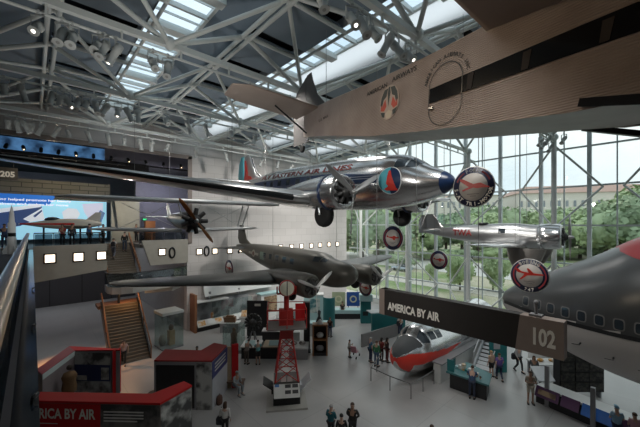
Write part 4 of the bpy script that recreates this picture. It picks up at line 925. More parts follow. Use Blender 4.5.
m = MB(); q = (onf(104)-V(t.location))+n*.02
for i in range(4): m.obox(q+V((0, 0, 2.1-.12*i)), d*(1.6-.25*(i == 3)), n*.004, (0, 0, .05))
m.obox((onf(36)-V(t.location))+n*.02+V((0, 0, 1.6)), d*.9, n*.004, (0, 0, .03)); m.build('caption_lines', mat('caption_white', (.6, .58, .55), .5), t)
# ---- room-like enclosure with photographs inside
bl, br_, fl = P2(69, 346, ZT_), P2(118, 348.5, ZT_), P2(36, 369.5, ZT_)
t = thing('exhibit_enclosure', 'open red-rimmed exhibit enclosure with photographs on its inner walls', 'exhibit', tuple(bl))
ib = P2(74.5, 350.5, ZT_); il = P2(42, 374, ZT_)
MB().prism(at0(t, [bl, ib, il, fl]), (0, 0, ZT_-.07)).build('side_wall', mat('exhibit_brown', (.10, .075, .06), .5), t)
MB().prism([p+V((0, 0, ZT_-.07)) for p in at0(t, [bl, ib, il, fl])], (0, 0, .07)).build('red_rim', mat('exhibit_dark_red', (.22, .02, .035), .5), t)
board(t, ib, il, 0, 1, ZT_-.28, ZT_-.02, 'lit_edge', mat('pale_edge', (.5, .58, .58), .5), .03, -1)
board(t, ib, il, 0.02, 1, .05, ZT_-.3, 'photo_panel', mat('mauve_grey_print', (.21, .18, .19), .5), .02, -1)
db = (br_-bl); pb = [bl, br_, br_+V((.05, -.28, 0)), P2(74, 350.3, ZT_)]
MB().prism(at0(t, pb), (0, 0, ZT_-.06)).build('back_wall', greyx, t)
MB().prism([p+V((0, 0, ZT_-.06)) for p in at0(t, pb)], (0, 0, .06)).build('red_rim', redx, t)
a_, b_ = P2(75, 350.5, ZT_), P2(110.5, 351.2, ZT_)
board(t, a_, b_, 0, 1, 1.75, 2.4, 'photo_panel', bwp, .03); board(t, a_, b_, 0, 1, .85, 1.75, 'blue_panel', mat('dark_blue_panel', (.02, .03, .10), .4), .03); board(t, a_, b_, 0, 1, .05, .85, 'photo_panel', photo_mat('pale_print', (.07, .07, .07), (.38, .39, .39), 1.5, 9), .03)
board(t, a_, b_, .02, .35, .9, 1.15, 'picture_strip', bwp, .045); board(t, a_, b_, .75, .97, .95, 1.6, 'picture_strip', bwp, .045)
e0, e1 = P2(112.5, 351.0, ZT_), P2(118, 349, ZT_)
MB().prism(at0(t, [e0, e1, e1+V((.17, .185, 0)), e0+V((.17, .185, 0))]), (0, 0, ZT_)).build('end_post', redx, t)
m = MB(); dl = (il-ib).normalized(); nl = V((-dl.y, dl.x, 0))
c0 = ib+dl*1.55+nl*.5-V(t.location)
for s_, c in ((0, (0, 0, 0)),):
    MB().loft([[c0+V((a*r_, b*r_*.7, z)) for a, b in circ(1, 12)] for z, r_ in ((.95, .30), (1.2, .32), (1.5, .27), (1.75, .33), (1.95, .24), (2.0, .09))]).build('uniform_jacket', mat('uniform_brown', (.16, .09, .04), .8), t)
    MB().ball(c0+V((0, 0, 2.2)), .13, 12).build('mannequin_head', mat('dark_brown', (.03, .02, .015), .7), t)
    MB().obox(c0+V((-.8, -.7, 0)), (1.6, 0, 0), (0, 1.2, 0), (0, 0, .55)).build('plinth', mat('exhibit_brown', (.1, .075, .06), .5), t)
    MB().ball(c0+V((-.25, -.2, .7)), .28, 10, 0, (1.3, 1, .7)).build('leather_bag', mat('leather', (.13, .07, .035), .6), t)
    MB().ball(c0+V((.35, -.35, .68)), .22, 10, 0, (1.4, 1, .7)).build('leather_bag', mat('leather', (.13, .07, .035), .6), t)
# ---- box with red top, blue banded side
pC = [P2(x, y, ZT_) for x, y in ((154, 360.5), (212, 361), (227, 345.5), (214, 343), (201, 350.5), (165, 349.5))]
t = thing('exhibit_box', 'dark-fronted exhibit box with red top and blue band on its side wall', 'exhibit', tuple(pC[0]))
MB().prism(at0(t, pC), (0, 0, ZT_-.05)).build('box_body', greyx, t); MB().prism([p+V((0, 0, ZT_-.05)) for p in at0(t, pC)], (0, 0, .07)).build('red_top', redtop, t)
board(t, pC[0], pC[1], .04, .70, .08, 2.28, 'dark_niche', blackx, .02); board(t, pC[0], pC[1], .73, 1, 0, 2.42, 'photo_panel', bwp, .02)
board(t, pC[1], pC[2], 0, 1, 1.55, 2.42, 'blue_band', mat('deep_blue', (.02, .03, .16), .4), .02); board(t, pC[1], pC[2], 0, 1, 0, 1.55, 'pale_panel', mat('pale_grey_panel', (.42, .43, .46), .5), .02)
m = MB(); d = (pC[1]-pC[0]); n = V((d.y, -d.x, 0)).normalized(); L = d.length; d.normalize()
for i in range(3): m.obox((pC[2]-pC[1])*.12+pC[1]-V(t.location)+V((0, 0, 2.2-.18*i))+V((.03, -.03, 0)), (pC[2]-pC[1])*.7, V((.01, -.01, 0)), (0, 0, .07))
m.build('caption_lines', mat('caption_white', (.6, .58, .55), .5), t)
c0 = d*(.36*L)+n*.05
m = MB(); m.lathe([(0, .02), (.05, .05), (.5, .06), (.62, .10), (.72, .12), (.80, .08), (.86, .02)], c0+V((0, 0, .9))-d*.45, d, 12); m.build('gilded_model', mat('gilded', (.20, .13, .06), .4, .5), t)
m = MB(); m.obox(c0+V((0, 0, .93))-d*.05-n*.02, d*.14, n*.04, (0, 0, .3)); m.build('gilded_fin', mat('gilded', (.45, .32, .15), .35, .7), t)
m = MB(); g = P2(150, 375, 1.0)-V(t.location); m.plate([(0, 0), (.8, .25), (.8, .35), (0, .1)], g, (d.x, d.y, 0), (0, 0, 1), n, .5); m.bx(g.x+.4, g.y-.1, -.0, g.x+.5, g.y, .1); m.build('reading_rail', blackx, t)
# ---- red upright panel with tan board and bench
a, b = P2(228, 345, 2.5), P2(237, 343.5, 2.5)
t = thing('red_panel', 'tall plain red upright panel beside the seated visitor', 'panel', tuple(b)); wallbox(t, P2(231.5, 344, 2.5), P2(238, 343, 2.5), .15, 0, 2.5, 'panel_board', redx); wallbox(t, P2(225.5, 345, 2.5), P2(231, 344, 2.5), .1, 0, 2.4, 'tan_board', mat('tan_board', (.32, .24, .16), .6))
q = G(233, 392); t = thing('bench', 'low dark wooden bench under the seated visitor in grey', 'bench', tuple(q+V((.25, .0, 0))), -.75); MB().bx(-1.0, .05, .38, .35, .5, .46).build('seat', mat('bench_wood', (.16, .10, .07), .6), t)
for x in (-.9, .25): MB().bx(x-.04, .1, 0, x+.04, .45, .38).build('leg', blackx, t)
# ---- red airway beacon tower
c = G(286.5, 400.5); MWt = Matrix.Translation(c) @ Matrix.Rotation(-.60, 4, 'Z')
t = thing('beacon_tower', 'tall red lattice beacon tower with round lamp on a dark reader pedestal', 'tower', mw=MWt)
redt = mat('tower_red', (.45, .03, .025), .45, 0, .1)
MB().bx(-1.05, -1.0, 0, 1.05, 1.0, .10).build('floor_plate', mat('pale_plate', (.36, .35, .32), .5), t)
MB().bx(-.68, -.55, .1, .68, .55, 1.28).build('pedestal', mat('pedestal_grey', (.10, .095, .09), .5), t); MB().bx(-.7, -.6, .1, .7, -.5, .45).build('kick_board', blackx, t)
m = MB(); m.obox((-.66, -.92, .62), (1.32, 0, 0), (0, .42, .55), (0, -.03, .03)); m.build('reader_panel', mat('reader_white', (.55, .55, .53), .5), t)
m = MB()
for x, w_ in ((-.1, .3), (.28, .3)):
    for r_ in (0, 1): m.obox((x, -.80+.17*r_-.04, .80+.22*r_), (w_, 0, 0), (0, .10, .13), (0, -.01, .01))
m.build('reader_picture', blackx, t)
m = MB(); m.obox((-.62, -.62, 1.06), (.22, 0, 0), (0, .1, .13), (0, -.01, .01)); m.build('blue_label', mat('label_blue', (.05, .16, .4), .5), t)
for i in (0, 1): MB().obox((-.3+.33*i, -.58, 1.30), (.26, 0, 0), (0, .1, .24), (0, -.02, .01)).build('small_placard', mat('pale_pink_card', (.5, .42, .40), .5), t)
m = MB(); m.obox((.72, -.45, .75), (0, .9, 0), (.55, 0, .55), (.02, 0, -.04)); m.obox((.7, -.2, .5), (0, .4, 0), (.1, 0, 0), (0, 0, .4)); m.build('side_reader', mat('reader_bright', (.62, .65, .68), .4), t)
m = MB(); m.obox((-.72, -.45, .85), (0, .9, 0), (-.5, 0, .35), (-.02, 0, -.04)); m.obox((-.7, -.2, .5), (0, .4, 0), (-.1, 0, 0), (0, 0, .4)); m.build('side_reader', blackx, t)
zs = [1.28, 2.05, 2.8, 3.45, 4.05]; hw = lambda z: .60-.13*(z-1.28)
for sx in (-1, 1):
    for sy in (-1, 1): MB().tube((sx*hw(1.28), sy*hw(1.28), 1.28), (sx*hw(4.05), sy*hw(4.05), 4.05), .045, n=6).build('leg', redt, t)
for z0, z1 in zip(zs[:-1], zs[1:]):
    m = MB(); a, b = hw(z0), hw(z1)
    for (x0, y0), (x1, y1) in (((-1, -1), (1, -1)), ((1, -1), (1, 1)), ((1, 1), (-1, 1)), ((-1, 1), (-1, -1))):
        m.tube((x0*a, y0*a, z0), (x1*b, y1*b, z1), .022, n=5); m.tube((x1*a, y1*a, z0), (x0*b, y0*b, z1), .022, n=5); m.tube((x0*b, y0*b, z1), (x1*b, y1*b, z1), .025, n=5)
    m.build('lattice_brace', redt, t)
MB().bx(-1.0, -.85, 4.05, 1.0, .85, 4.13).build('platform', mat('platform_grey', (.20, .18, .17), .6), t)
m = MB()
for z in (4.6, 5.1):
    for a, b in (((-1, -.85), (1, -.85)), ((1, -.85), (1, .85)), ((1, .85), (-1, .85)), ((-1, .85), (-1, -.85))): m.tube((*a, z), (*b, z), .025, n=6)
for x in (-1, 0, 1):
    for y in (-.85, .85): m.tube((x, y, 4.13), (x, y, 5.1), .025, n=6)
m.build('guard_rail', redt, t)
MB().bx(-.35, -.35, 3.45, .35, .35, 4.04).build('red_box', redt, t); MB().bx(.45, -.45, 4.4, .95, -.38, 5.3).build('red_board', redx, t); MB().bx(-.4, -.3, 4.13, .35, .3, 4.9).build('red_cabinet', redt, t)
m = MB(); m.tube((0, 0, 4.9), (0, 0, 5.75), .14); m.tube((-.5, 0, 5.75), (.5, 0, 5.75), .05); m.tube((-.5, 0, 5.75), (-.5, 0, 6.15), .04); m.tube((.5, 0, 5.75), (.5, 0, 6.15), .04); m.build('lamp_yoke', redt, t)
dr = V((.05, -1, .05)).normalized(); lc = V((0, 0, 6.08)); m = MB(); m.lathe([(-.38, .18), (-.28, .36), (.0, .41), (.26, .41), (.30, .445), (.34, .41)], lc, dr, 24); h = m.build('lamp_drum', redt, t)
MB().lathe([(.33, .395), (.40, .27), (.43, .02)], lc, dr, 24).build('lamp_glass', mat('beacon_glass', (.85, .82, .66), .25, 0, .1, 3), h)
MB().obox(lc+dr*.44+V((-.02, 0, -.42)), (.04, 0, 0), (0, -.02, 0), (0, 0, .84)).build('lamp_bar', mat('dark_brown', (.03, .02, .015), .7), h)
# ---- long showcase on the stone wall
ua, ub = 10.7, 16.2
t = thing('wall_showcase', 'long showcase along the stone wall with orange and white picture cards on its sloping front', 'showcase', (ua, V0-1.3, 0))
L = ub-ua
MB().bx(0, .3, 0, L, 1.25, .75).build('base', blackx, t)
m = MB(); m.obox((0, -.05, .5), (L, 0, 0), (0, .45, .45), (0, .06, -.06)); m.build('sloping_front', whitex, t)
for i, mm in enumerate([colp, whitex, colp, tanp, whitex, whitex, colp]):
    m = MB(); m.obox((.1+i*L/7.2, .0-.02, .575), (L/9, 0, 0), (0, .33, .33), (0, -.01, .01)); m.build('picture_card', mm, t)
MB().bx(0, 1.1, .75, L, 1.25, 2.5).build('back_panel', photo_mat('grey_scene', (.12, .13, .14), (.36, .37, .39), .8, 5), t); MB().bx(-.05, .3, 2.5, L*.55, 1.25, 2.6).build('top_board', whitex, t)
MB().bx(-.25, .1, 0, -.05, 1.25, 3.3).build('end_board', mat('end_brown', (.26, .11, .05), .6), t)
m = MB()
for i in range(2):
    o = MB().lathe([(0, .25), (.06, .25), (.06, .1), (.5, .14), (.62, .05)], (1.6+1.7*i, .8, .75), (0, 0, 1), 14).build('display_object', woodx if i == 0 else greyx, t)
MB().bx(1.4, .32, .76, L, .34, 2.4).build('glass_front', casegl, t)
# pale sloping board above
t = thing('sloping_board', 'big pale sloping board fixed on the stone wall above the long showcase', 'board', (11.5, V0-.84, 2.95))
MB().prism([(0, 0, 0), (7.4, .5, -.1), (7.4, .6, 1.0), (0, .68, 1.9)], (0, .12, 0)).build('panel_board', whitex, t); MB().bx(3.4, .3, -.2, 3.6, .82, .3).build('wall_bracket', greyx, t); MB().bx(.4, .1, -.25, .6, .82, .4).build('wall_bracket', greyx, t)
# white framed poster case
t = thing('poster_case', 'white framed case with a dark brown poster by the stone wall', 'case', (17.1, V0-1.2, 0)); MB().bx(0, 0, 0, 2.3, .8, 2.3).build('case_body', whitex, t); MB().bx(.35, -.03, .5, 1.9, .0, 2.1).build('poster', tanp, t); MB().bx(-.1, -.1, 2.3, 2.4, .9, 2.42).build('case_top', tealp, t)
# ---- vitrine near the stairs
q = G(169, 346); t = thing('glass_vitrine', 'square glass vitrine with grey roof holding a mailbag stand by the stairs', 'vitrine', tuple(q), .1); t.scale = (.78, .78, .95)
MB().bx(-1.0, -1.0, 0, 1.0, 1.0, .12).build('base', greyx, t); MB().bx(-1.05, -1.05, 2.75, 1.05, 1.05, 2.95).build('roof', mat('vitrine_roof', (.42, .45, .44), .4), t)
for a in ((-1, -1, 1, -.98), (-1, .98, 1, 1), (-1, -1, -.98, 1), (.98, -1, 1, 1)): MB().bx(a[0], a[1], .12, a[2], a[3], 2.75).build('glass_side', casegl, t)
MB().bx(-.1, -.35, .12, .45, .2, 1.3).build('wooden_stand', mat('ochre_wood', (.32, .20, .07), .5), t); MB().ball((.17, -.08, 1.52), .24, 10, 0, (1, 1, 1.1)).build('mailbag', mat('leather', (.13, .07, .035), .6), t); MB().ball((-.55, .2, .55), .4, 10, 0, (.9, .9, 1.2)).build('canvas_sack', mat('canvas', (.30, .27, .23), .9), t)
# ---- engine, boards and cases in the middle of the hall
def simple(name, label, cat, px, py, rz=None):
    q = G(px, py); rz = -math.atan2(SN, CS) if rz is None else rz
    return thing(name, label, cat, tuple(q), rz)
t = simple('black_board', 'large black display board behind the radial engine', 'board', 257, 337); MB().bx(-.85, 0, .1, .85, .12, 3.05).build('board_panel', blackx, t); MB().bx(-.2, -.02, 2.6, .3, 0, 2.8).build('title_strip', mat('caption_white', (.6, .58, .55), .5), t)
for x in (-.7, .7): MB().bx(x-.06, -.3, 0, x+.06, .4, .1).build('foot', blackx, t)
t = simple('aircraft_engine', 'black radial aircraft engine on a stand in front of the black board', 'engine', 253, 347)
radial(t, 0, 0, 1.9, .72, 14).rotation_euler = (0, 0, -PI/2+0); m = MB(); m.tube((-.4, 0, 0), (0, .1, 1.6), .05); m.tube((.4, 0, 0), (0, .1, 1.6), .05); m.tube((0, .7, 0), (0, .1, 1.9), .05); m.build('stand', greyx, t)
t = simple('exhibit_counter', 'low exhibit counter with white tops below the engine', 'counter', 262, 357); MB().bx(-1.4, -.3, 0, 1.35, .9, .8).build('base', blackx, t); MB().bx(-1.45, -.4, .8, -.1, .95, .88).build('counter_top', whitex, t); MB().bx(.1, -.4, .8, 1.4, .95, .88).build('counter_top', mat('light_wood', (.35, .28, .20), .5), t)
for x in (-1.2, .5): MB().obox((x, -.2, .9), (.7, 0, 0), (0, .4, .2), (0, 0, .03)).build('reading_card', tealp, t)
t = simple('glass_showcase', 'tall clear glass showcase with a brown figure beside the white counter', 'showcase', 234, 351); MB().bx(-.7, -.5, 0, .7, .5, .25).build('base', greyx, t)
for a in ((-.7, -.5, .7, -.48), (-.7, .48, .7, .5), (-.7, -.5, -.68, .5), (.68, -.5, .7, .5)): MB().bx(a[0], a[1], .25, a[2], a[3], 2.0).build('glass_side', casegl, t)
MB().lathe([(.25, .15), (.5, .26), (1.0, .22), (1.3, .26), (1.5, .1), (1.65, .14), (1.8, .02)], (0, 0, 0), (0, 0, 1), 12).build('brown_figure', mat('leather', (.13, .07, .035), .6), t)
t = simple('exhibit_counter', 'grey and white case counter right of the tower legs', 'counter', 300, 358); MB().bx(-.75, -.3, 0, .55, .8, .75).build('base', greyx, t); MB().bx(-.8, -.35, .75, .6, .85, .85).build('counter_top', whitex, t)
for x in (-.45, .15): MB().ball((x, .2, 1.0), .2, 10, 0, (1.3, 1, .8)).build('display_object', photo_mat('mixed_print', (.1, .09, .09), (.5, .48, .45), 5, 7), t)
t = simple('black_pillar', 'tall slim black pillar panel right of the red tower', 'pillar', 306.5, 352); MB().bx(-.2, -.1, 0, .25, .3, 3.7).build('pillar_panel', blackx, t); MB().bx(-.26, -.16, 0, .31, .36, .1).build('foot', blackx, t)
t = simple('wooden_vitrine', 'orange-brown wooden vitrine with two lit compartments right of the tower', 'vitrine', 320, 356); w_ = .5
for a in ((-.55, 0, -.45, .6), (.45, 0, .55, .6)): MB().bx(a[0], a[1], 0, a[2], a[3], 2.25).build('side_panel', woodx, t)
MB().bx(-.45, .5, .2, .45, .6, 2.2).build('back_panel', mat('dark_brown', (.03, .02, .015), .7), t); MB().bx(-.45, .0, 2.15, .45, .6, 2.25).build('top', woodx, t); MB().bx(-.45, 0, 1.1, .45, .5, 1.16).build('shelf', woodx, t); MB().bx(-.45, 0, 0, .45, .6, .2).build('plinth', blackx, t)
MB().ball((0, .3, 1.40), .23, 10, 0, (1.2, .8, 1)).build('display_object', whitex, t); MB().ball((0, .3, .45), .24, 10, 0, (1.3, .8, 1)).build('display_object', greyx, t); MB().lathe([(0, .25), (.1, .22), (.3, .05)], (0, .3, 2.25), (0, 0, 1), 12).build('white_model', whitex, t)
t = simple('exhibit_counter', 'white counter before the teal curved panel', 'counter', 318, 336); MB().bx(-1.0, 0, 0, 1.1, .8, 1.0).build('base', whitex, t); MB().bx(-1.05, -.05, 1.0, 1.15, .85, 1.08).build('counter_top', tealp, t)
m = MB(); m.lathe([(0, .3), (.1, .28), (.5, .1), (.9, .16), (1.0, .02)], (.1, .4, 1.08), (0, 0, 1), 12); m.build('display_object', blackx, t)
t = simple('teal_screen', 'tall dark teal curved panel facing the hall near the compass posters', 'screen', 329, 326); m = MB()
m.loft([[V((.55*math.cos(a)*r_, .5*math.sin(a)*r_, z)) for r_ in (1,) for a in [PI+PI*j/14*1.0 for j in range(15)]]+[V((.47*math.cos(a), .42*math.sin(a), z)) for a in [2*PI-PI*j/14 for j in range(15)]] for z in (0, 2.7)]); m.build('curved_board', tealx, t)
t = simple('teal_cabinet', 'pale teal cabinet block behind the white counter', 'cabinet', 315, 321); MB().bx(-1.1, 0, 0, .8, 1.0, 2.5).build('cabinet_body', tealp, t); MB().bx(-.6, -.03, .8, .5, 0, 2.2).build('picture_panel', photo_mat('teal_print', (.05, .16, .18), (.5, .55, .52), 1.6, 8), t); MB().bx(-1.15, -.05, 2.5, .85, 1.05, 2.6).build('cabinet_top', whitex, t)
t = simple('compass_counter', 'long pale counter with dark base below the two compass posters', 'counter', 346, 319); MB().bx(-1.5, 0, 0, 1.6, .9, .55).build('base', blackx, t); MB().bx(-1.55, -.1, .55, 1.65, .95, .9).build('counter_top', tealp, t)
for x, mm, lb, kc in ((-1.45, mat('poster_ochre', (.30, .34, .22), .5), 'ochre green poster with a round compass dial', 'poster_cream'), (.12, mat('poster_blue', (.015, .07, .28), .5), 'deep blue poster with a round compass dial', 'poster_gold')):
    q = G(346, 316); t = thing('compass_poster', lb+', standing behind the pale counter', 'poster', tuple(q+V((.9, .9, 0))), -math.atan2(SN, CS))
    MB().bx(x, 0, .7, x+1.4, .06, 2.2).build('poster_board', mm, t); MB().lathe([(0, .38), (.01, .38)], (x+.7, -.005, 1.45), (0, -1, 0), 24).build('compass_dial', mat(kc, (.50, .48, .33), .5), t); MB().lathe([(0, .24), (.014, .24)], (x+.7, -.005, 1.45), (0, -1, 0), 24).build('dial_centre', mm, t)
    for xx in (x+.2, x+1.2): MB().tube((xx, .03, 0), (xx, .03, .7), .03).build('leg', blackx, t)
t = simple('teal_pylon', 'free-standing dark teal upright pylon near the compass posters', 'pylon', 366, 323.5); MB().bx(-.48, 0, 0, .48, .5, 2.15).build('pylon_body', tealx, t); MB().bx(-.3, -.02, .75, .2, 0, 1.15).build('label_panel', blackx, t); MB().bx(-.6, -.2, 2.15, .6, .6, 2.75).build('pale_top', tealp, t)
a, b = P2(371, 335, 0), P2(404, 332, 0)
t = thing('teal_partition', 'low dark teal partition with white top behind the grey barrier', 'partition', tuple(a)); wallbox(t, a, b, .25, 0, 1.85, 'partition_board', tealx); wallbox(t, a-V((.1, .1, 0)), b, 1.0, 1.85, 1.92, 'white_top', whitex, -1); board(t, a, b, .1, .28, .5, 1.3, 'notice', mat('pale_grey_panel', (.42, .43, .46), .5), .02)
a, b = P2(361, 347, 0), W(399, 224, 27.3)
t = thing('grey_barrier', 'long plain grey barrier wall beside the visitors near the silver and red nose', 'barrier', (a.x, a.y, 0)); wallbox(t, a, b, .12, 0, 1.0, 'barrier_board', mat('barrier_grey', (.20, .20, .20), .5))
# ---- railing round the silver and red nose
t = thing('floor_railing', 'thin grey floor railing around the silver and red airliner nose', 'railing', tuple(G(411, 399)))
rp_ = [G(382, 364), G(371, 381), G(390, 390.5), G(411, 399), G(423, 391.5), G(434, 384)]; o = V(t.location)
rail = mat('rail_grey', (.16, .16, .16), .4, .5)
seq = []
for p, q in zip(rp_[:-1], rp_[1:]):
    n_ = max(1, int((q-p).length/1.2+.5)); seq += [p+(q-p)*i/n_ for i in range(n_)]
seq.append(rp_[-1])
MB().path([p-o+V((0, 0, .82)) for p in rp_], .03).build('top_rail', rail, t)
for p in seq: MB().tube(p-o, p-o+V((0, 0, .82)), .025).build('post', rail, t)
# ---- plinth, airstair and table by the nose section
t = thing('display_plinth', 'long white plinth beside the silver and red nose with a dark sloping top', 'plinth', (18.0, 9.2, 0)); MB().bx(0, 0, 0, 7, .45, 1.15).build('plinth_body', whitex, t); MB().bx(-.1, -.15, 1.15, 7, .5, 1.22).build('plinth_top', greyx, t); MB().bx(1.2, -.03, .3, 1.9, 0, 1.0).build('teal_label', tealx, t)
a = G(475, 369.5); b = cam2w(12.25, 23.0, 0); d = (b-a).normalized(); n = V((d.y, -d.x, 0)); L = (b-a).length
t = thing('airstair', 'white boarding stair with black treads beside the silver and red nose', 'staircase', tuple(a))
N_ = 11
MB().prism([n*.02+V((0, 0, .05)), n*.02+d*L+V((0, 0, .17*N_-.1)), n*.02+d*L+V((0, 0, .17*N_)), n*.02+V((0, 0, .15))], n*.96).build('stair_soffit', mat('stair_pale', (.60, .63, .66), .4), t)
for k in range(N_): MB().obox(d*(L*k/N_)+n*.0+V((0, 0, .17*k+.1)), d*.32, n*1.0, (0, 0, .05)).build('tread', blackx, t)
for s_ in (-.12, 1.0):
    m = MB(); m.prism([n*s_, n*s_+d*.35, n*s_+d*L+V((0, 0, .17*N_)), n*s_+d*L+V((0, 0, .17*N_+.35)), n*s_+V((0, 0, .35))], n*.1); m.build('stringer', mat('stair_pale', (.60, .63, .66), .4), t)
    m = MB(); m.path([n*(s_+.05)+V((0, 0, 1.1)), n*(s_+.05)+d*L+V((0, 0, .17*N_+1.1))], .035)
    for i in (0, .5, 1): m.tube(n*(s_+.05)+d*L*i+V((0, 0, .17*N_*i+.3)), n*(s_+.05)+d*L*i+V((0, 0, .17*N_*i+1.1)), .025)
    m.build('handrail', mat('stair_pale', (.60, .63, .66), .4), t)
for i in (.55, 1): MB().obox(d*L*i-d*.1, d*.1, n*1.0, (0, 0, .17*N_*i)).build('support', whitex, t)
a, b, c_, d_ = P2(446, 371, .95), P2(489, 385, .95), P2(492, 374, .95), P2(467, 362, .95)
t = thing('activity_table', 'long teal-topped activity table with dark base and small models', 'table', tuple(a)); MB().prism([p+V((0, 0, .85)) for p in at0(t, [a, b, c_, d_])], (0, 0, .1)).build('table_top', mat('table_teal', (.05, .16, .17), .4), t)
ce = (a+b+c_+d_)/4; MB().prism(at0(t, [ce+(p-ce)*.86 for p in (a, b, c_, d_)]), (0, 0, .85)).build('table_base', blackx, t)
for k in range(7):
    u_ = k/6; p = (a+(b-a)*(.1+.55*u_))*.6+(d_+(c_-d_)*(.1+.6*u_))*.4-V(t.location)+V((0, 0, .95)); mm = [tealp, whitex, colp, tealx, whitex, tealp, colp][k]
    m = MB(); m.obox(p, (.22, 0, 0), (0, .18, 0), (0, 0, .10+.12*(k % 3))); m.build('small_model', mm, t)
wallbox(t, (a+(b-a)*.12)+V((.2, .3, 0)), (a+(b-a)*.3)+V((.2, .3, 0)), .04, .95, 1.6, 'standing_card', tealx)
t = simple('teal_screen', 'dark teal upright panel with small white notices beside the boarding stair', 'screen', 497, 374); MB().bx(-.35, .2, 0, .75, .3, 2.6).build('panel_board', tealx, t); MB().bx(-.1, .18, 1.5, .3, .2, 2.1).build('notice', mat('pale_grey_panel', (.42, .43, .46), .5), t)
# ---- counter and machinery under the jumbo jet nose
fpts = [P2(536, 384, .95), P2(625, 419, .95)]
t = thing('display_counter', 'long black counter with purple and blue panels under the jumbo jet nose', 'counter', tuple(fpts[0])); d = fpts[1]-fpts[0]; e = fpts[0]+d*1.25
wallbox(t, fpts[0], e, .9, 0, .80, 'base', blackx, -1); wallbox(t, fpts[0], e, .95, .80, .9, 'counter_top', whitex, -1)
for s0, s1, mm in ((.01, .25, mat('purple_panel', (.085, .03, .09), .4)), (.27, .44, mat('purple_panel', (.085, .03, .09), .4)), (.46, .72, mat('blue_screen', (.02, .07, .22), .3, 0, .3, 4, emit=(.02, .09, .30), est=.12)), (.74, 1, mat('purple_panel', (.085, .03, .09), .4))):
    m = MB(); n = V((d.y, -d.x, 0)).normalized(); dd = e-fpts[0]; m.obox(dd*s0+V((0, 0, .42))+n*.30, dd*(s1-s0), -n*.28, (0, 0, .0)); 
    m = MB(); m.obox(dd*s0+V((0, 0, .45))+n*.25, dd*(s1-s0), -n*.25+V((0, 0, .47)), (n*.02+V((0, 0, .02)))); m.build('sloping_panel', mm, t)
m = MB(); m.obox((e-fpts[0])*.04+V((0, 0, .58))+n*.20, (e-fpts[0])*.18, -n*.12+V((0, 0, .22)), (n*.025+V((0, 0, .02)))); m.build('label_card', tanp, t)
ctr = (fpts[0]+fpts[1])/2; inn = V((.741, -.671, 0))   # to the back of the display
dn = (fpts[1]-fpts[0]).normalized(); nn = V((-dn.y, dn.x, 0)); nn = nn if nn.x > 0 else -nn
p = W(582, 224, 17.3); t = thing('avionics_rack', 'tall dark electronics rack full of wiring under the jumbo jet nose', 'rack', (p.x, p.y, 0), -math.atan2(SN, CS))
MB().bx(-1.2, 0, .35, 1.2, .5, 2.6).build('rack_body', blackx, t)
wr = photo_mat('wiring', (.008, .008, .008), (.06, .055, .045), 7, 6)
for i in range(3):
    for k in range(4): MB().bx(-1.15+.78*i, -.05, .45+.53*k, -.43+.78*i, 0, .9+.53*k).build('electronics_tray', wr, t)
for x in (-1.1, 1.1): MB().bx(x-.05, .1, 0, x+.05, .4, .35).build('foot', greyx, t)
p = W(556, 224, 19.5); t = thing('white_table', 'white low display table with lit models left of the electronics rack', 'table', (p.x, p.y, 0), -math.atan2(SN, CS)); MB().bx(-1.2, 0, .78, 1.2, 1.0, .86).build('table_top', whitex, t)
for x in (-1.1, 1.1):
    for y in (.1, .9): MB().bx(x-.04, y-.04, 0, x+.04, y+.04, .78).build('leg', greyx, t)
for x in (-.6, .1, .6): MB().ball((x, .5, .96), .14, 10, 0, (1.6, 1, .7)).build('small_model', colp, t)
p = W(566, 224, 22.5); t = thing('picture_wall', 'pale panel wall with small pictures behind the electronics rack', 'panel', (p.x, p.y, 0), -math.atan2(SN, CS)); MB().bx(-2.6, 0, 0, 2.2, .15, 2.3).build('panel_board', whitex, t)
for x in (-1.6, -.9, -.1): MB().bx(x, -.02, 1.3, x+.5, 0, 1.8).build('picture', colp if x > -1 else tanp, t)
for px, Y, h, lb in ((547, 16.6, 2.1, 'slim grey post at end of the counter under the sign'), (593, 14.6, 2.0, 'slim grey post on the counter in front of the electronics rack')):
    p = W(px, 224, Y); t = thing('grey_post', lb, 'post', (p.x, p.y, 0)); MB().bx(-.09, -.09, 0, .09, .09, h).build('post_body', greyx, t); MB().bx(-.14, -.14, 0, .14, .14, .04).build('foot', greyx, t)
p = W(545, 224, 17.6); t = thing('reading_desk', 'tilted white reading desk beside the woman in dark grey', 'desk', (p.x, p.y, 0), -math.atan2(SN, CS)); m = MB(); m.obox((-.6, -.35, .95), (.9, 0, 0), (0, .7, .5), (0, -.03, .05)); m.build('desk_board', mat('reader_bright', (.62, .65, .68), .4), t); MB().bx(-.25, -.05, 0, -.05, .1, 1.1).build('post', blackx, t)
# ---- hanging sign AMERICA BY AIR 102
us = 10.3; pl_ = WU(380, 289, us); pr = WU(564, 317.5, us); zt, zb = 6.92, 5.92; vL, vR = pl_.y, pr.y; vM = WU(520, 315, us).y
t = thing('hanging_sign', 'long dark hanging sign lettered AMERICA BY AIR with number 102 at its end', 'sign', (us, vM, zb))
MB().bx(0, 0, 0, .35, vL-vM, zt-zb).build('sign_panel', mat('sign_dark', (.028, .023, .02), .6), t)
MB().prism([(-.012, 0.12, 0), (-.012, -(vM-vR), 0), (-.012, -(vM-vR), zt-zb), (-.012, .0, zt-zb)], (.38, 0, 0)).build('number_panel', mat('sign_taupe', (.30, .235, .20), .6), t)
MB().bx(-.012, vL-vM-.22, 0, .36, vL-vM+.03, zt-zb).build('end_panel', mat('sign_taupe', (.30, .235, .20), .6), t)
sl = mat('sign_letter', (.92, .88, .80), .5, 0, 0)
y0 = WU(388, 300, us).y-vM; y1 = WU(440, 318, us).y-vM
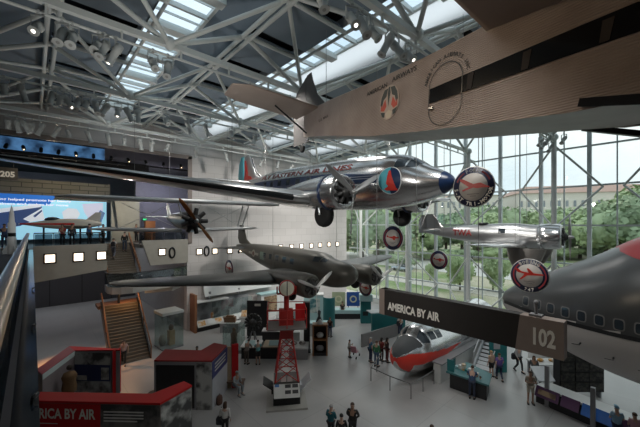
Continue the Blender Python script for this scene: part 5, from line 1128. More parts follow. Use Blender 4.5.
m = MB(); put_text(m, 'AMERICA BY AIR', (-.012, y0, .26), (0, -1, 0), (0, 0, 1), .29, y0-y1, 0, .04, .012)
y0 = WU(533.5, 338, us).y-vM; y1 = WU(556, 345, us).y-vM; put_text(m, '102', (-.03, y0, .28), (0, -1, 0), (0, 0, 1), .46, y0-y1, 0, .035, .012); m.build('lettering', sl, t)
for y in (1.2, 3.4, 5.2): MB().tube((.17, y, zt-zb), (.17, y, 15.9-zb), .012, n=5).build('suspension_cable', wirem, t)
m = MB(); m.bx(.05, -.5, zt-zb, .3, -.2, zt-zb+.06); m.tube((.17, -.35, zt-zb), (.17, -.35, zt-zb+.35), .04); m.ball((.17, -.35, zt-zb+.38), .07, 8); m.build('sign_fixture', greyx, t)
# ---- round hanging signs
def planeshape(kind):
    if kind == 'high': return [[(-.62, .36), (-.5, .36), (.02, .08), (.35, .12), (.55, -.0), (.75, -.08), (.75, -.14), (.4, -.12), (.2, -.14), (0, -.1), (-.5, -.26), (-.52, -.18), (-.2, -.06), (-.62, .26)]]
    if kind == 'jet': return [[(-.72, .30), (-.6, .32), (-.4, .16), (-.02, .10), (-.12, .36), (-.02, .36), (.22, .10), (.7, .08), (.74, .02), (.2, -.02), (-.1, -.06), (-.4, -.32), (-.52, -.34), (-.3, -.08), (-.25, .03), (-.6, .1)]]
    return [[(-.6, .12), (-.5, .16), (-.38, .04), (.0, .06), (.1, .14), (.28, .12), (.32, .05), (.6, .02), (.6, -.06), (.2, -.1), (.25, -.22), (.1, -.22), (0, -.1), (-.4, -.02), (-.55, .0)]]
def round_sign(px, py, dia_px, r, kind, top, bottom, label):
    Y = 2*r*F/dia_px; p = W(px, py, Y); t = thing('round_sign', label, 'sign', tuple(p), group='round white signs with red aeroplanes')
    def D(r0, off, mi, nm, n=40): return MB().lathe([(0, r0), (off, r0), (off, .001)], (0, 0, 0), (-1, 0, 0), n).build(nm, mi, t)
    D(r, .03, mat('sign_cream_rim', (.62, .60, .56), .5), 'rim'); D(r*.96, .034, mat('sign_navy', (.02, .025, .07), .4), 'navy_ring'); D(r*.68, .040, mat('sign_face', (.66, .61, .56), .5), 'face')
    m = MB()
    for a0, a1 in ((20, 60), (120, 160)) if bottom and len(bottom) > 4 else ((-55, 55), (125, 235)):
        o_ = [(r*.78*math.cos(math.radians(a0+(a1-a0)*k/14)), r*.78*math.sin(math.radians(a0+(a1-a0)*k/14))) for k in range(15)]+[(r*.86*math.cos(math.radians(a1-(a1-a0)*k/14)), r*.86*math.sin(math.radians(a1-(a1-a0)*k/14))) for k in range(15)]
        for i in range(14): m.add([(-.038, -o_[j][0], o_[j][1]) for j in (i, i+1, 28-i, 29-i)], [(0, 1, 2, 3)])
    m.build('red_arcs', mat('sign_red_arc', (.40, .05, .06), .4), t)
    m = MB(); ux, uy = (0, -1, 0), (0, 0, 1)
    if top: arc_text(m, top, (0, 0, 0), ux, uy, r*.82, r*.19, 90+4.5*len(top)*1.5, 90-4.5*len(top)*1.5, .04)
    if bottom: arc_text(m, bottom, (0, 0, 0), ux, uy, r*.82, r*.19, 270-4.2*len(bottom)*1.5, 270+4.2*len(bottom)*1.5, .04, 0, True)
    if top: m.build('lettering', sl, t)
    m = MB()
    for s_ in planeshape(kind): m.plate([(a*r, b*r+.06*r) for a, b in s_], (-.04, 0, 0), (0, -1, 0), (0, 0, 1), (-1, 0, 0), .008)
    m.build('aeroplane_emblem', orangered, t)
    m = MB(); m.obox((-.041, .28*r, -.36*r), (0, -.56*r, 0), (-.003, 0, 0), (0, 0, .03*r)); m.obox((-.041, .14*r, -.46*r), (0, -.28*r, 0), (-.003, 0, 0), (0, 0, .03*r)); m.build('caption_lines', mat('caption_dark', (.2, .17, .16), .5), t)
    for s_ in (-.5, .5): MB().tube((.0, s_*r, r*.85), (.0, s_*r, 16-p.z), .006, n=5).build('suspension_cable', wirem, t)
round_sign(473.5, 187, 41, .62, 'high', 'FORD', '5-AT TRI-MOTOR', 'largest round sign, lettered FORD, with red high-wing aeroplane against the window')
round_sign(529.5, 275.5, 34, .60, 'jet', 'BOEING', '747', 'round sign lettered 747 with a red jet in front of the jumbo jet nose')
round_sign(393, 238, 24.5, .60, 'low', None, None, 'round sign hanging right below the nose of the navy-striped airliner')
round_sign(439, 260, 19, .60, 'low', None, None, 'small round sign hanging below the tail of the silver monoplane')
round_sign(365.5, 288, 16.5, .60, 'low', None, None, 'small round sign hanging beside the nose of the dark olive airliner')
round_sign(229.5, 268.5, 18, .60, 'low', None, None, 'narrow-looking round sign hanging in front of the stone wall')
# ---- more of the crowded displays between the stone wall and the tower
def plinth(px, py, w_, d_, h, m, label, objm, kind):
    t = simple('display_plinth', label, 'plinth', px, py); MB().bx(-w_/2, 0, 0, w_/2, d_, h).build('plinth_body', m, t)
    MB().bx(-w_/2-.04, -.04, h, w_/2+.04, d_+.04, h+.06).build('plinth_top', whitex, t)
    o = MB()
    if kind == 'box': o.bx(-w_*.3, d_*.2, h+.06, w_*.3, d_*.8, h+.5); o.bx(-w_*.2, d_*.3, h+.5, w_*.2, d_*.7, h+.62)
    elif kind == 'figure': o.lathe([(h+.06, .16), (h+.3, .22), (h+.7, .2), (h+.95, .25), (h+1.1, .09), (h+1.2, .12), (h+1.36, .03)], (0, d_/2, 0), (0, 0, 1), 12)
    else: o.obox((-w_*.4, d_*.1, h+.1), (w_*.8, 0, 0), (0, d_*.6, .45), (0, -.03, .04))
    o.build('display_object', objm, t)
plinth(229, 333, 1.6, .8, .8, greyx, 'grey plinth with a brown box near the glass showcase', mat('leather', (.13, .07, .035), .6), 'box')
plinth(271, 343, 1.4, .8, .9, blackx, 'black plinth with a tan trunk right of the black board', tanp, 'box')
plinth(283, 335, 1.5, .8, 1.3, redx, 'red plinth with white sloping card behind the tower legs', whitex, 'card')
plinth(292, 343, 1.2, .7, .8, whitex, 'white plinth with dark figure right behind the tower', blackx, 'figure')
plinth(246, 329, 1.2, .7, 1.0, whitex, 'white plinth with an ochre card near the long showcase', colp, 'card')
plinth(300, 328, 1.3, .7, 1.5, tealp, 'pale teal plinth with a white box left of the teal cabinet', whitex, 'box')
# ---------- visitors
def skin_mesh(name, vs, es, rad, root=0, sub=1):
    me = bpy.data.meshes.new(name); me.from_pydata([tuple(v) for v in vs], es, []); o = bpy.data.objects.new(name, me); COL.objects.link(o)
    md = o.modifiers.new('skin', 'SKIN'); md.use_smooth_shade = True
    for i, r in enumerate(rad):
        s = me.skin_vertices[0].data[i]; s.radius = r if isinstance(r, tuple) else (r, r); s.use_root = (i == root)
    sb = o.modifiers.new('sub', 'SUBSURF'); sb.levels = sub; sb.render_levels = sub
    dg = bpy.context.evaluated_depsgraph_get(); dg.update(); out = bpy.data.meshes.new_from_object(o.evaluated_get(dg))
    bpy.data.objects.remove(o); bpy.data.meshes.remove(me); out.name = name
    return out
def joints(pose):
    J = dict(pelvis=(0, 0, .95), waist=(0, .005, 1.08), chest=(0, .0, 1.30), neck=(0, -.01, 1.475), skull=(0, .015, 1.575), head=(0, .025, 1.65), crown=(0, .01, 1.715))
    for s, n in ((-1, 'l'), (1, 'r')):
        J['sh'+n] = (s*.175, 0, 1.42); J['el'+n] = (s*.235, -.03, 1.15); J['wr'+n] = (s*.25, .05, .92); J['ha'+n] = (s*.25, .07, .845)
        J['hip'+n] = (s*.09, 0, .93); J['kn'+n] = (s*.105, .015, .50); J['an'+n] = (s*.11, -.02, .09); J['to'+n] = (s*.13, .15, .035)
    if pose == 'walk':
        J.update(knl=(-.10, .18, .52), anl=(-.10, .22, .10), tol=(-.12, .40, .05), knr=(.10, .06, .50), anr=(.11, -.25, .14), tor=(.12, -.10, .04), ell=(-.24, -.12, 1.16), wrl=(-.24, -.08, .92), hal=(-.24, -.05, .85), elr=(.24, .06, 1.16), wrr=(.22, .22, .98), har=(.21, .27, .93))
    if pose == 'hold':
        for s, n in ((-1, 'l'), (1, 'r')): J.update({'el'+n: (s*.24, .02, 1.15), 'wr'+n: (s*.10, .26, 1.20), 'ha'+n: (s*.06, .31, 1.25)})
    if pose == 'lean':
        for k in ('waist', 'chest', 'neck', 'skull', 'head', 'crown', 'shl', 'shr'):
            x, y, z = J[k]; J[k] = (x, y+.45*(z-.95), z-.12*(z-.95))
        for s, n in ((-1, 'l'), (1, 'r')): J.update({'el'+n: (s*.25, .30, 1.12), 'wr'+n: (s*.16, .50, 1.02), 'ha'+n: (s*.14, .57, 1.0)})
    if pose == 'arms_behind':
        for s, n in ((-1, 'l'), (1, 'r')): J.update({'el'+n: (s*.26, -.10, 1.16), 'wr'+n: (s*.10, -.17, 1.0), 'ha'+n: (s*.04, -.17, .97)})
    if pose == 'sit':
        for k, v in list(J.items()):
            if k[:2] in ('kn', 'an', 'to') or k[:3] == 'hip': continue
            x, y, z = v; J[k] = (x, y+.10*(z-.95), z-.43)
        for s, n in ((-1, 'l'), (1, 'r')): J.update({'hip'+n: (s*.10, .03, .53), 'kn'+n: (s*.13, .45, .52), 'an'+n: (s*.13, .40, .09), 'to'+n: (s*.14, .57, .035), 'el'+n: (s*.24, .10, .76), 'wr'+n: (s*.15, .33, .66), 'ha'+n: (s*.12, .40, .63)})
    return {k: V(v) for k, v in J.items()}
CACHE = {}
def body_mesh(pose):
    if ('body', pose) in CACHE: return CACHE['body', pose]
    J = joints(pose); vs, es, rd, ix = [], [], [], {}
    def v(k, p, r, par=None):
        ix[k] = len(vs); vs.append(p); rd.append(r)
        if par is not None: es.append((ix[par], ix[k]))
    v('pelvis', J['pelvis'], (.15, .11)); v('waist', J['waist'], (.13, .10), 'pelvis'); v('chest', J['chest'], (.155, .11), 'waist'); v('neck', J['neck'], .055, 'chest'); v('skull', J['skull'], (.068, .08), 'neck'); v('head', J['head'], (.078, .095), 'skull'); v('crown', J['crown'], (.055, .07), 'head')
    f = (J['head']-J['neck']).normalized(); fw = V((0, 1, 0)) if pose not in ('lean',) else V((0, .85, -.5))
    v('nose', J['skull']+(J['head']-J['skull'])*.3+fw*.105, .012, 'skull')
    for n in 'lr':
        v('sh'+n, J['sh'+n], .058, 'chest'); v('el'+n, J['el'+n], .042, 'sh'+n); v('wr'+n, J['wr'+n], .028, 'el'+n); v('ha'+n, J['ha'+n], (.038, .02), 'wr'+n)
        d = (J['ha'+n]-J['wr'+n]).normalized(); s = d.cross(V((1, 0, 0))).normalized(); c = d.cross(s)
        for i, L in enumerate((.075, .085, .08, .062)):
            b = J['ha'+n]+s*(.024-.016*i)+d*.03; v('f%d%s' % (i, n), b, .0095, 'ha'+n); v('g%d%s' % (i, n), b+d*L*.6+c*.008, .0085, 'f%d%s' % (i, n)); v('h%d%s' % (i, n), b+d*L+c*.03, .007, 'g%d%s' % (i, n))
        v('t1'+n, J['wr'+n]+d*.035+s*.035, .011, 'ha'+n); v('t2'+n, J['wr'+n]+d*.075+s*.055, .0085, 't1'+n)
        v('hip'+n, J['hip'+n], .085, 'pelvis'); v('kn'+n, J['kn'+n], .056, 'hip'+n); v('an'+n, J['an'+n], .038, 'kn'+n); v('to'+n, J['to'+n], (.035, .025), 'an'+n)
    me = skin_mesh('body', vs, es, rd); m = MB(); m.add([p.co for p in me.vertices], [tuple(p.vertices) for p in me.polygons], 0, True)
    hd = J['head']*.6+J['skull']*.4; up = f; sx = V((1, 0, 0))
    for s in (-1, 1):
        m.ball(hd+sx*.034*s+fw*.086+up*.012, .012, 8, 1); m.ball(hd+sx*.083*s-up*.01, .022, 8, 0, (.5, .9, 1.3))
    m.ball(hd+fw*.088-up*.062, .016, 8, 2, (1.6, .6, .5))
    CACHE['body', pose] = m
    return m
def part_mesh(pose, kind):
    if (kind, pose) in CACHE: return CACHE[kind, pose]
    J = joints(pose); vs, es, rd = [], [], []
    def v(p, r, par=None):
        vs.append(p); rd.append(r)
        if par is not None: es.append((par, len(vs)-1))
        return len(vs)-1
    mix = lambda a, b, t: J[a]*(1-t)+J[b]*t
    if kind in ('tee', 'long', 'coat'):
        w = v(J['waist'], (.155, .122)); lo = J['pelvis']+V((0, 0, -.02)); p = v(lo, (.168, .128), w)
        if kind == 'coat' and pose != 'sit': v(mix('pelvis', 'knl', .45)*.5+mix('pelvis', 'knr', .45)*.5, (.185, .14), p)
        c = v(J['chest'], (.175, .128), w); nk = v(mix('chest', 'neck', .72), .072, c)
        for n in 'lr':
            a = v(J['sh'+n], .072, c)
            if kind == 'tee': v(mix('sh'+n, 'el'+n, .7), .06, a)
            else: e = v(J['el'+n], .056, a); v(mix('el'+n, 'wr'+n, .92), .042, e)
    if kind in ('trousers', 'shorts', 'skirt'):
        p = v(J['pelvis']+V((0, 0, .04)), (.16, .12))
        for n in 'lr':
            h = v(J['hip'+n], .098, p)
            if kind == 'shorts': v(mix('hip'+n, 'kn'+n, .85), .082, h)
            else: k = v(J['kn'+n], .07, h); v(mix('kn'+n, 'an'+n, .93), .056, k)
    me = skin_mesh(kind, vs, es, rd); CACHE[kind, pose] = me
    return me
SKIN = [mat('skin_light', (.50, .32, .24), .6, 0, .05), mat('skin_mid', (.36, .21, .14), .6, 0, .05), mat('skin_dark', (.14, .075, .05), .6, 0, .05)]
eyem = mat('eye_dark', (.02, .015, .01), .3); lipm = mat('lip', (.32, .13, .11), .6)
HAIRC = {'black': (.012, .01, .009), 'brown': (.06, .032, .018), 'grey': (.36, .35, .34), 'blond': (.34, .22, .11), 'white': (.6, .6, .58)}
BM = {}
def person(label, pos, face, h, pose, top, topc, leg, legc, hair='short', hairc='black', skin=0, shoec=(.03, .03, .03), bag=None, group=None):
    d = dirw(*face); rz = math.atan2(d.y, d.x)-PI/2
    t = thing('person', label, 'person', tuple(pos), rz); s = h/1.78; t.scale = (s, s, s)
    key = (pose, skin)
    if key not in BM:
        b = body_mesh(pose).build('body', [SKIN[skin], eyem, lipm], t); BM[key] = b.data
    else:
        b = bpy.data.objects.new('body', BM[key]); COL.objects.link(b); b.parent = t
    def cloth(kind, name, c):
        o = bpy.data.objects.new(name, part_mesh(pose, kind)); COL.objects.link(o); o.parent = t
        m = mat('cloth_%d_%d_%d' % tuple(int(x*255) for x in c), c, .85, 0, .15, 8)
        if not o.data.materials: o.data.materials.append(m)
        o.material_slots[0].link = 'OBJECT'; o.material_slots[0].material = m
    cloth(top, 'coat' if top == 'coat' else 'shirt', topc); cloth(leg, 'shorts' if leg == 'shorts' else 'trousers', legc)
    J = joints(pose); m = MB(); c = J['head']; up = (J['crown']-J['skull']).normalized(); n_ = 14
    back = V((0, -1, 0)) if pose != 'lean' else V((0, -.85, -.4))
    rings = []
    for k in range(6):
        a = math.radians(2+19*k*(1 if hair != 'cap' else .85)); rr = math.sin(a)*.094
        ring = []
        for i in range(n_):
            b_ = 2*PI*i/n_; fr = max(0, math.sin(b_)); lift = fr*.5*max(0, a-1.0)*.10
            ring.append(c+V((math.cos(b_)*rr*.96, math.sin(b_)*rr*1.12-.012, math.cos(a)*.098+.005+lift*1.6)))
        rings.append(ring)
    if hair == 'long':
        for z, r in ((-.06, .10), (-.14, .105), (-.22, .085), (-.26, .03)): rings.append([c+V((math.cos(2*PI*i/n_)*r, -abs(math.sin(2*PI*i/n_))*r*.9-.02 if math.sin(2*PI*i/n_) < 0 else -.035, z)) for i in range(n_)])
    m.loft(rings)
    if hair == 'cap': m.plate([(-.07, .08), (.07, .08), (.05, .17), (-.05, .17)], c+V((0, 0, .055)), (1, 0, 0), (0, 1, 0), (0, 0, 1), .012)
    nm = 'hair' if hair != 'cap' else 'cap'; hc = HAIRC[hairc] if isinstance(hairc, str) else hairc
    m.build(nm, mat('hair_%s' % (hairc if isinstance(hairc, str) else '%d_%d_%d' % tuple(int(x*255) for x in hairc)), hc, .7, 0, .2, 9), t)
    for n in 'lr':
        a, b_ = J['an'+n], J['to'+n]; d_ = (b_-a); d_.z = 0; d_.normalize(); sd = V((d_.y, -d_.x, 0)); q = MB(); z0 = min(a.z-.09, b_.z-.035)
        sh = [[a-d_*.075+sd*x+V((0, 0, z)) for x, z in ((-.04, -.09), (.04, -.09), (.04, -.01), (-.04, -.01))], [a+d_*.06+sd*x+V((0, 0, z)) for x, z in ((-.05, -.09), (.05, -.09), (.042, .0), (-.042, .0))], [b_+sd*x+V((0, 0, z)) for x, z in ((-.05, -.035), (.05, -.035), (.04, .025), (-.04, .025))], [b_+d_*.06+sd*x+V((0, 0, z)) for x, z in ((-.03, -.035), (.03, -.035), (.025, .005), (-.025, .005))]]
        q.loft(sh); q.build('shoe', mat('shoe_%d' % int(shoec[0]*255), shoec, .6), t)
    if bag:
        bm_ = MB(); bm_.loft([[V((bag[0]+x, bag[1]+y, bag[2]+z)) for x, y in ((-.15*k, -.07*k), (.15*k, -.07*k), (.15*k, .07*k), (-.15*k, .07*k))] for z, k in ((-.2, .8), (-.15, 1), (.1, 1), (.2, .7))], sm=False)
        bm_.tube(V(bag[:3])+V((0, 0, .18)), J['shr' if bag[0] > 0 else 'shl']+V((0, 0, .07)), .018); bo_ = bm_.build('bag', mat('bag_dark', (.025, .025, .03), .7), t)
    return t
def HD(px, py, h): p = G(px, py, h); p.z = 0; return p
BLK, NAVY_, GRY, TAN_, WHT = (.02, .02, .022), (.02, .03, .07), (.16, .16, .17), (.42, .34, .25), (.55, .54, .52)
person('person with long brown hair in white top and dark trousers carrying a bag', HD(225, 401, 1.65), (.1, 1), 1.65, 'stand', 'long', WHT, 'trousers', BLK, 'long', 'brown', 0, bag=(-.26, -.02, .85))
person('seated person in pale grey hooded top and grey trousers on bench', G(236, 393), (.8, -.6), 1.72, 'sit', 'long', (.30, .33, .35), 'trousers', (.24, .27, .29), 'cap', (.32, .35, .36), 1, (.3, .3, .3))
person('person with grey hair in teal coat, arms folded, with two others', HD(331, 403.5, 1.68), (.5, .85), 1.68, 'hold', 'coat', (.015, .11, .14), 'trousers', BLK, 'short', 'grey', 0)
person('short person with dark hair in black jacket, seen from behind between two others', HD(341.5, 413, 1.62), (0, 1), 1.62, 'stand', 'long', BLK, 'trousers', BLK, 'short', 'black', 0)
person('person in dark suit jacket with white collar and short brown hair', HD(352.5, 401.5, 1.8), (-.3, -.9), 1.8, 'arms_behind', 'coat', (.03, .028, .026), 'trousers', BLK, 'short', 'brown', 1)
person('person of whom only the dark head shows at the bottom edge', HD(432, 424, 1.7), (.2, 1), 1.7, 'stand', 'long', GRY, 'trousers', BLK, 'short', 'brown', 0)
person('person in pale pink shirt walking in black trousers by the stair foot', G(124, 364.5), (.4, -.9), 1.68, 'walk', 'tee', (.52, .38, .38), 'trousers', BLK, 'short', 'black', 0)
person('person behind the red-topped box with only dark head showing', HD(197, 345.5, 1.72), (.2, -1), 1.72, 'stand', 'tee', (.3, .25, .22), 'trousers', BLK, 'short', 'black', 1)
person('person in turquoise top and dark shorts at the counter near the tower', G(258, 364.5), (-.2, 1), 1.68, 'lean', 'tee', (.16, .42, .45), 'shorts', BLK, 'short', 'brown', 0)
person('person in grey-brown clothes bending over beside the turquoise top', G(246.5, 364), (.3, 1), 1.70, 'lean', 'long', (.24, .21, .19), 'trousers', (.10, .08, .07), 'short', 'brown', 0)
person('person in dark top with tan hair beside the wooden vitrine', G(330, 337), (.4, .9), 1.70, 'stand', 'tee', (.07, .03, .025), 'trousers', (.03, .05, .10), 'short', 'brown', 1)
person('person in black top and brown trousers facing the compass posters', G(342.5, 318.5), (0, 1), 1.75, 'stand', 'tee', BLK, 'trousers', (.16, .09, .06), 'short', 'brown', 1)
person('small child in white shirt pushing the pink pushchair', G(349.5, 357.5), (.6, .2), 1.30, 'hold', 'tee', WHT, 'shorts', (.22, .18, .16), 'short', 'black', 1)
person('person in blue shirt by the grey barrier', G(370.5, 362), (.9, .3), 1.74, 'stand', 'tee', (.05, .14, .25), 'trousers', NAVY_, 'short', 'grey', 0)
person('person in green shirt and blue jeans by the grey barrier', G(376.5, 366.5), (.6, .8), 1.76, 'stand', 'long', (.04, .18, .09), 'trousers', (.05, .10, .17), 'short', 'brown', 0)
person('person in dark red top standing close to the barrier', G(381.5, 361), (.7, .5), 1.66, 'hold', 'tee', (.20, .03, .03), 'trousers', (.05, .02, .02), 'long', 'black', 1)
person('person in black and maroon clothes next to the nose section', G(387, 362), (.8, .2), 1.72, 'stand', 'long', (.035, .02, .02), 'trousers', (.10, .02, .02), 'long', 'black', 1)
person('person in white shirt with dark bag behind the teal partition', HD(400, 315, 1.75), (.2, -.9), 1.75, 'hold', 'tee', WHT, 'trousers', NAVY_, 'short', 'black', 1, bag=(.2, .1, 1.1))
person('adult in navy shirt leaning over the teal table beside a child', G(472, 398.5), (.5, .85), 1.80, 'lean', 'tee', (.035, .07, .14), 'trousers', (.03, .04, .07), 'short', 'brown', 0)
person('small child in light green shirt at the teal table', G(480.5, 396), (.3, 1), 1.12, 'hold', 'tee', (.20, .42, .16), 'trousers', (.05, .07, .10), 'short', 'brown', 0)
person('person in tan shirt and black shorts beside the purple shirt', G(491.5, 377), (-.3, .9), 1.68, 'stand', 'tee', (.45, .33, .24), 'shorts', BLK, 'short', 'blond', 0)
person('person in purple shirt and dark trousers near the boarding stair', G(499.5, 380.5), (.2, .9), 1.70, 'walk', 'tee', (.14, .09, .32), 'trousers', NAVY_, 'short', 'brown', 0)
person('person in grey shirt walking with a dark shoulder bag', G(518.5, 371.5), (.1, -1), 1.76, 'walk', 'long', (.36, .36, .36), 'trousers', BLK, 'short', 'brown', 0, bag=(.28, -.05, 1.0))
person('person with dark hair in dark grey dress by the white desk', HD(534, 355, 1.68), (-.3, -.9), 1.68, 'stand', 'coat', (.11, .12, .13), 'trousers', (.14, .15, .16), 'long', 'brown', 1)
person('person in beige shirt and pale shorts looking at phone', G(530.5, 403.5), (-.3, -.9), 1.76, 'hold', 'tee', (.40, .35, .29), 'shorts', (.45, .39, .31), 'short', 'brown', 1)
person('person in blue cap and light blue shirt at the lower corner', HD(617, 405, 1.74), (.4, .9), 1.74, 'hold', 'tee', (.22, .36, .48), 'trousers', NAVY_, 'cap', (.14, .30, .42), 0)
person('person in pink shirt next to the blue cap', HD(635, 412, 1.64), (.3, .9), 1.64, 'hold', 'tee', (.50, .28, .32), 'trousers', GRY, 'short', 'brown', 0)
def GV(px, v, z=7.8): p = WV(px, 224, v); p.z = z; return p
person('person in red shirt leaning on the gallery railing before white jet', GV(62.5, 30.4), (.2, -1), 1.72, 'hold', 'tee', (.35, .03, .03), 'trousers', BLK, 'short', 'black', 1)
person('person in bright blue shirt on the gallery above white front', GV(89.5, 30.3), (.3, 1), 1.76, 'stand', 'tee', (.03, .16, .42), 'trousers', BLK, 'short', 'black', 0)
person('person in black on the gallery next to the stair gap', GV(103, 30.2), (.6, .8), 1.72, 'stand', 'long', BLK, 'trousers', BLK, 'short', 'black', 0)
person('person in dark clothes on the gallery at the foot of white jet', GV(72, 30.2), (-.3, 1), 1.74, 'stand', 'long', (.05, .05, .06), 'trousers', BLK, 'short', 'brown', 1)
person('person with bare arms near the white missile on balcony', GV(4.5, 29.9), (.5, -.8), 1.75, 'stand', 'tee', (.03, .05, .12), 'trousers', NAVY_, 'short', 'black', 1)
person('person in dark clothes at the head of upper stair', GV(136.5, 33.6), (-.3, -1), 1.74, 'stand', 'long', BLK, 'trousers', BLK, 'short', 'black', 1)
person('person in white shirt with black backpack on the upper stair', V((5.05, 31.35, 6.60)), (-.2, 1), 1.74, 'walk', 'tee', WHT, 'trousers', (.12, .13, .16), 'short', 'black', 1, bag=(.05, -.2, 1.25))
person('person in dark top and blue trousers on the upper stair', V((6.0, 32.05, 7.11)), (-.3, 1), 1.74, 'stand', 'long', BLK, 'trousers', (.04, .06, .10), 'short', 'black', 0)
# pushchair
t = thing('pushchair', 'small pink and white pushchair in the middle of the floor', 'pushchair', tuple(G(355, 357)), -1.2)
MB().loft([[V((x, y, z)) for x, y in ((-.2, -.22), (.2, -.22), (.2, .22), (-.2, .22))] for z in (.38, .46)], sm=False).build('seat', mat('pushchair_pink', (.50, .25, .30), .7), t)
MB().obox((-.2, -.26, .42), (.4, 0, 0), (0, -.14, .45), (0, .05, .02)).build('backrest', mat('pushchair_pink', (.50, .25, .30), .7), t)
m = MB()
for s in (-1, 1): m.tube((s*.22, .3, .12), (s*.22, -.55, 1.0), .015); m.tube((s*.22, -.35, .12), (s*.22, .1, .5), .015)
m.tube((-.22, -.55, 1.0), (.22, -.55, 1.0), .015); m.build('frame', whitex, t)
for s in (-1, 1):
    for y in (.32, -.35):
        m = MB(); wheel(m, (s*.22, y, .1), .1, .05, 0, 1, (1, 0, 0)); m.build('wheel', [rubber, hubm], t)
MB().ball((0, -.05, .62), .16, 10, 0, (.9, .9, 1.2)).build('blanket', mat('blanket_pink', (.55, .36, .40), .9), t)
t = thing('backpack', 'brown backpack standing on the floor beside the bench', 'bag', tuple(G(219.5, 404)), .4)
MB().loft([[V((a*.19*k, b*.14*k, z)) for a, b in circ(1, 14)] for z, k in ((0, .85), (.1, 1), (.3, 1), (.42, .8), (.48, .35))]).build('bag_body', mat('backpack_brown', (.10, .05, .035), .8), t)
MB().path([V((-.05, 0, .46)), V((-.03, 0, .54)), V((.03, 0, .54)), V((.05, 0, .46))], .012).build('carry_loop', blackx, t)
# ---------- stage lights on the trusses
lensm = mat('lamp_lens_dark', (.25, .25, .24), .3); lenson = mat('lamp_lens_lit', (.9, .9, .85), .4, 0, 0, emit=(1, .93, .8), est=4)
fixm = mat('fixture_grey', (.42, .44, .43), .45, 0, .1)
def fixture(p, d, lit, label, group, long=False):
    t = thing('stage_light', label, 'spotlight', p, group=group); d = V(d).normalized()
    m = MB(); m.tube((0, 0, 0), (0, 0, .12), .05); s = d.cross(V((0, 0, 1))); s = s.normalized() if s.length > .05 else V((1, 0, 0))
    for k in (-1, 1): m.bar(s*.17*k+V((0, 0, -.05)), s*.17*k+V((0, 0, -.4)), .02, .05)
    m.bar(-s*.18+V((0, 0, -.04)), s*.18+V((0, 0, -.04)), .04, .03); m.build('yoke', fixm, t)
    L = .42 if long else .26; c = V((0, 0, -.38)); m = MB()
    m.lathe([(-L*.7, .05), (-L*.6, .13), (-.02, .14), (0, .115), (L, .115), (L+.02, .14), (L+.06, .14)], c, d, 12); m.build('lamp_body', fixm, t)
    m = MB(); m.lathe([(0, .12), (.008, .01)], c+d*(L+.055), d, 12); m.build('lens', lenson if lit else lensm, t)
    return t
TN = ['roof truss nearest the stone wall', 'second roof truss from the stone wall', 'third roof truss from the stone wall', 'fourth roof truss from the stone wall']
SPX = [[8, 17, 25, 32, 41, 57, 68, 88, 108, 124, 140, 152, 168, 196, 226, 246, 262, 278, 292, 306, 318, 330], [4, 22, 52, 60, 67, 78, 86, 96, 106, 118, 128, 138, 166, 188, 206, 232, 255], [38, 62, 72, 98, 104, 116, 153, 168, 250, 290], [322, 352, 362, 372, 388, 396, 408, 430]]
for k, row in enumerate(SPX):
    for j, px in enumerate(row):
        p = WV(px, 100, TV[k]); lit = (j*7+k*3) % 5 == 1
        d = (R.uniform(-.5, .5), R.uniform(-.9, .3) if k else R.uniform(-.2, .5), -1)
        fixture((p.x, TV[k], 15.52), d, lit, 'grey light on %s, %s from the balcony' % (TN[k], ORD[j] if j < 20 else ('twenty-first', 'twenty-second')[j-20]), 'stage lights on the roof trusses', j % 3 != 0)
for j, (du, dv, dz) in enumerate([(-1.6, 0, 0), (-1.2, .35, -.2), (-.8, 0, -.4), (-.5, -.7, .1), (-.5, .7, .2)]):
    fixture((U0-1.6+du, TV[3]+dv, 15.9+dz), (-.7, .2, -.7), False, 'grey stage light clustered at the column top by the glass wall, %s of five' % ORD[j], 'stage lights by the glass wall', True)
m = None
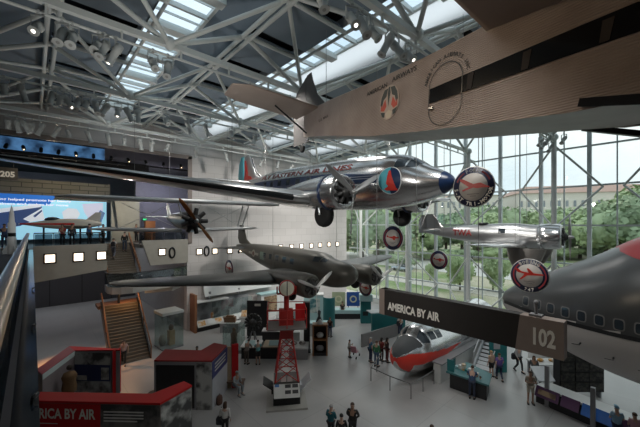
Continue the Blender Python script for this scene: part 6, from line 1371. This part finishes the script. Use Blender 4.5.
# ---------- the light they give, and added fill spots without fixtures
DAY = (1, .97, .92); WARM = (1, .80, .56)
for a, b, p in [(2, 22, 120), (8, 12, 300), (8, 20, 480), (14, 22, 900), (14, 12, 700), (20, 20, 900), (20, 8, 500), (20, 14, 700), (26, 22, 800), (3, 5, 350), (10, 4, 650), (16, 2, 350)]:
    spot('stage_lamp', (a, b, 15.3), (a+.5, b+1, 0), p*LK, DAY, 120, .6, .9)
for a, p in ((6, 500), (12.5, 1300), (18, 1500), (24, 1500)): spot('wall_wash_lamp', (a, 18.6, 15.3), (a+1.5, V0, 8.5), p*LK, DAY, 90, .8, .2)
spot('window_side_lamp', (11.5, 9, 15.3), (20.5, 12, 8.5), 1500*LK, DAY, 85, .7, .3)  # fill added to brighten the round signs from the front; no fixture there
spot('window_side_lamp', (7, 12, 15.4), (16, 5, 6), 450*LK, DAY, 60, .7, .25)
for a, b in ((2, 9), (6, 20), (13, 9), (14, 21), (22, 14)): spot('ceiling_uplight', (a, b, 10.8), (a+.3, b+.3, 17.6), 330*LK, DAY, 150, .9, .5)  # added upward fill without fixtures, lightens trusses that daylight left dark
spot('balcony_lamp', (-1.5, 8, 12.5), (15, 9, 7.5), 1100*LK, DAY, 55, .9, .3)  # added spot with no fixture, lifts the signs under the airliner nose
spot('overhead_lamp', (-3, 12, 15.3), (7.5, 1.5, 11.8), 750*LK, WARM, 45, .9, .5)  # added fill for the tri-motor's side, standing in for light off the floor
spot('wall_wash_lamp', (-3, 18.6, 15.3), (1.5, V0, 10), 300*LK, DAY, 60, .8, .2)
spot('wall_wash_lamp', (4, 18.6, 15.3), (5, V0, 17), 150*LK, DAY, 70, .8, .2)
spot('passage_lamp', (1.6, 29.6, 5.3), (2.2, 26.6, 0), 1900*LK, (1, .42, .15), 75, .9, .1); lamp('passage_lamp', (-6, 42, 6.5), 130*LK, (.8, .8, 1)); lamp('passage_lamp', (4, 40, 6.5), 110*LK, (.9, .85, .9))
lamp('stair_lamp', (5.4, 27.9, 4.2), 40*LK, (1, .55, .25)); lamp('gallery_lamp', (9.5, 33, 12.5), 130*LK, (.82, .85, 1)); lamp('gallery_lamp', (1.5, 33, 13.5), 110*LK, WARM); lamp('gallery_lamp', (-6, 34, 13.5), 110*LK, (.7, .8, 1)); lamp('gallery_lamp', (6, 31.5, 11), 100*LK, (1, .9, .75))
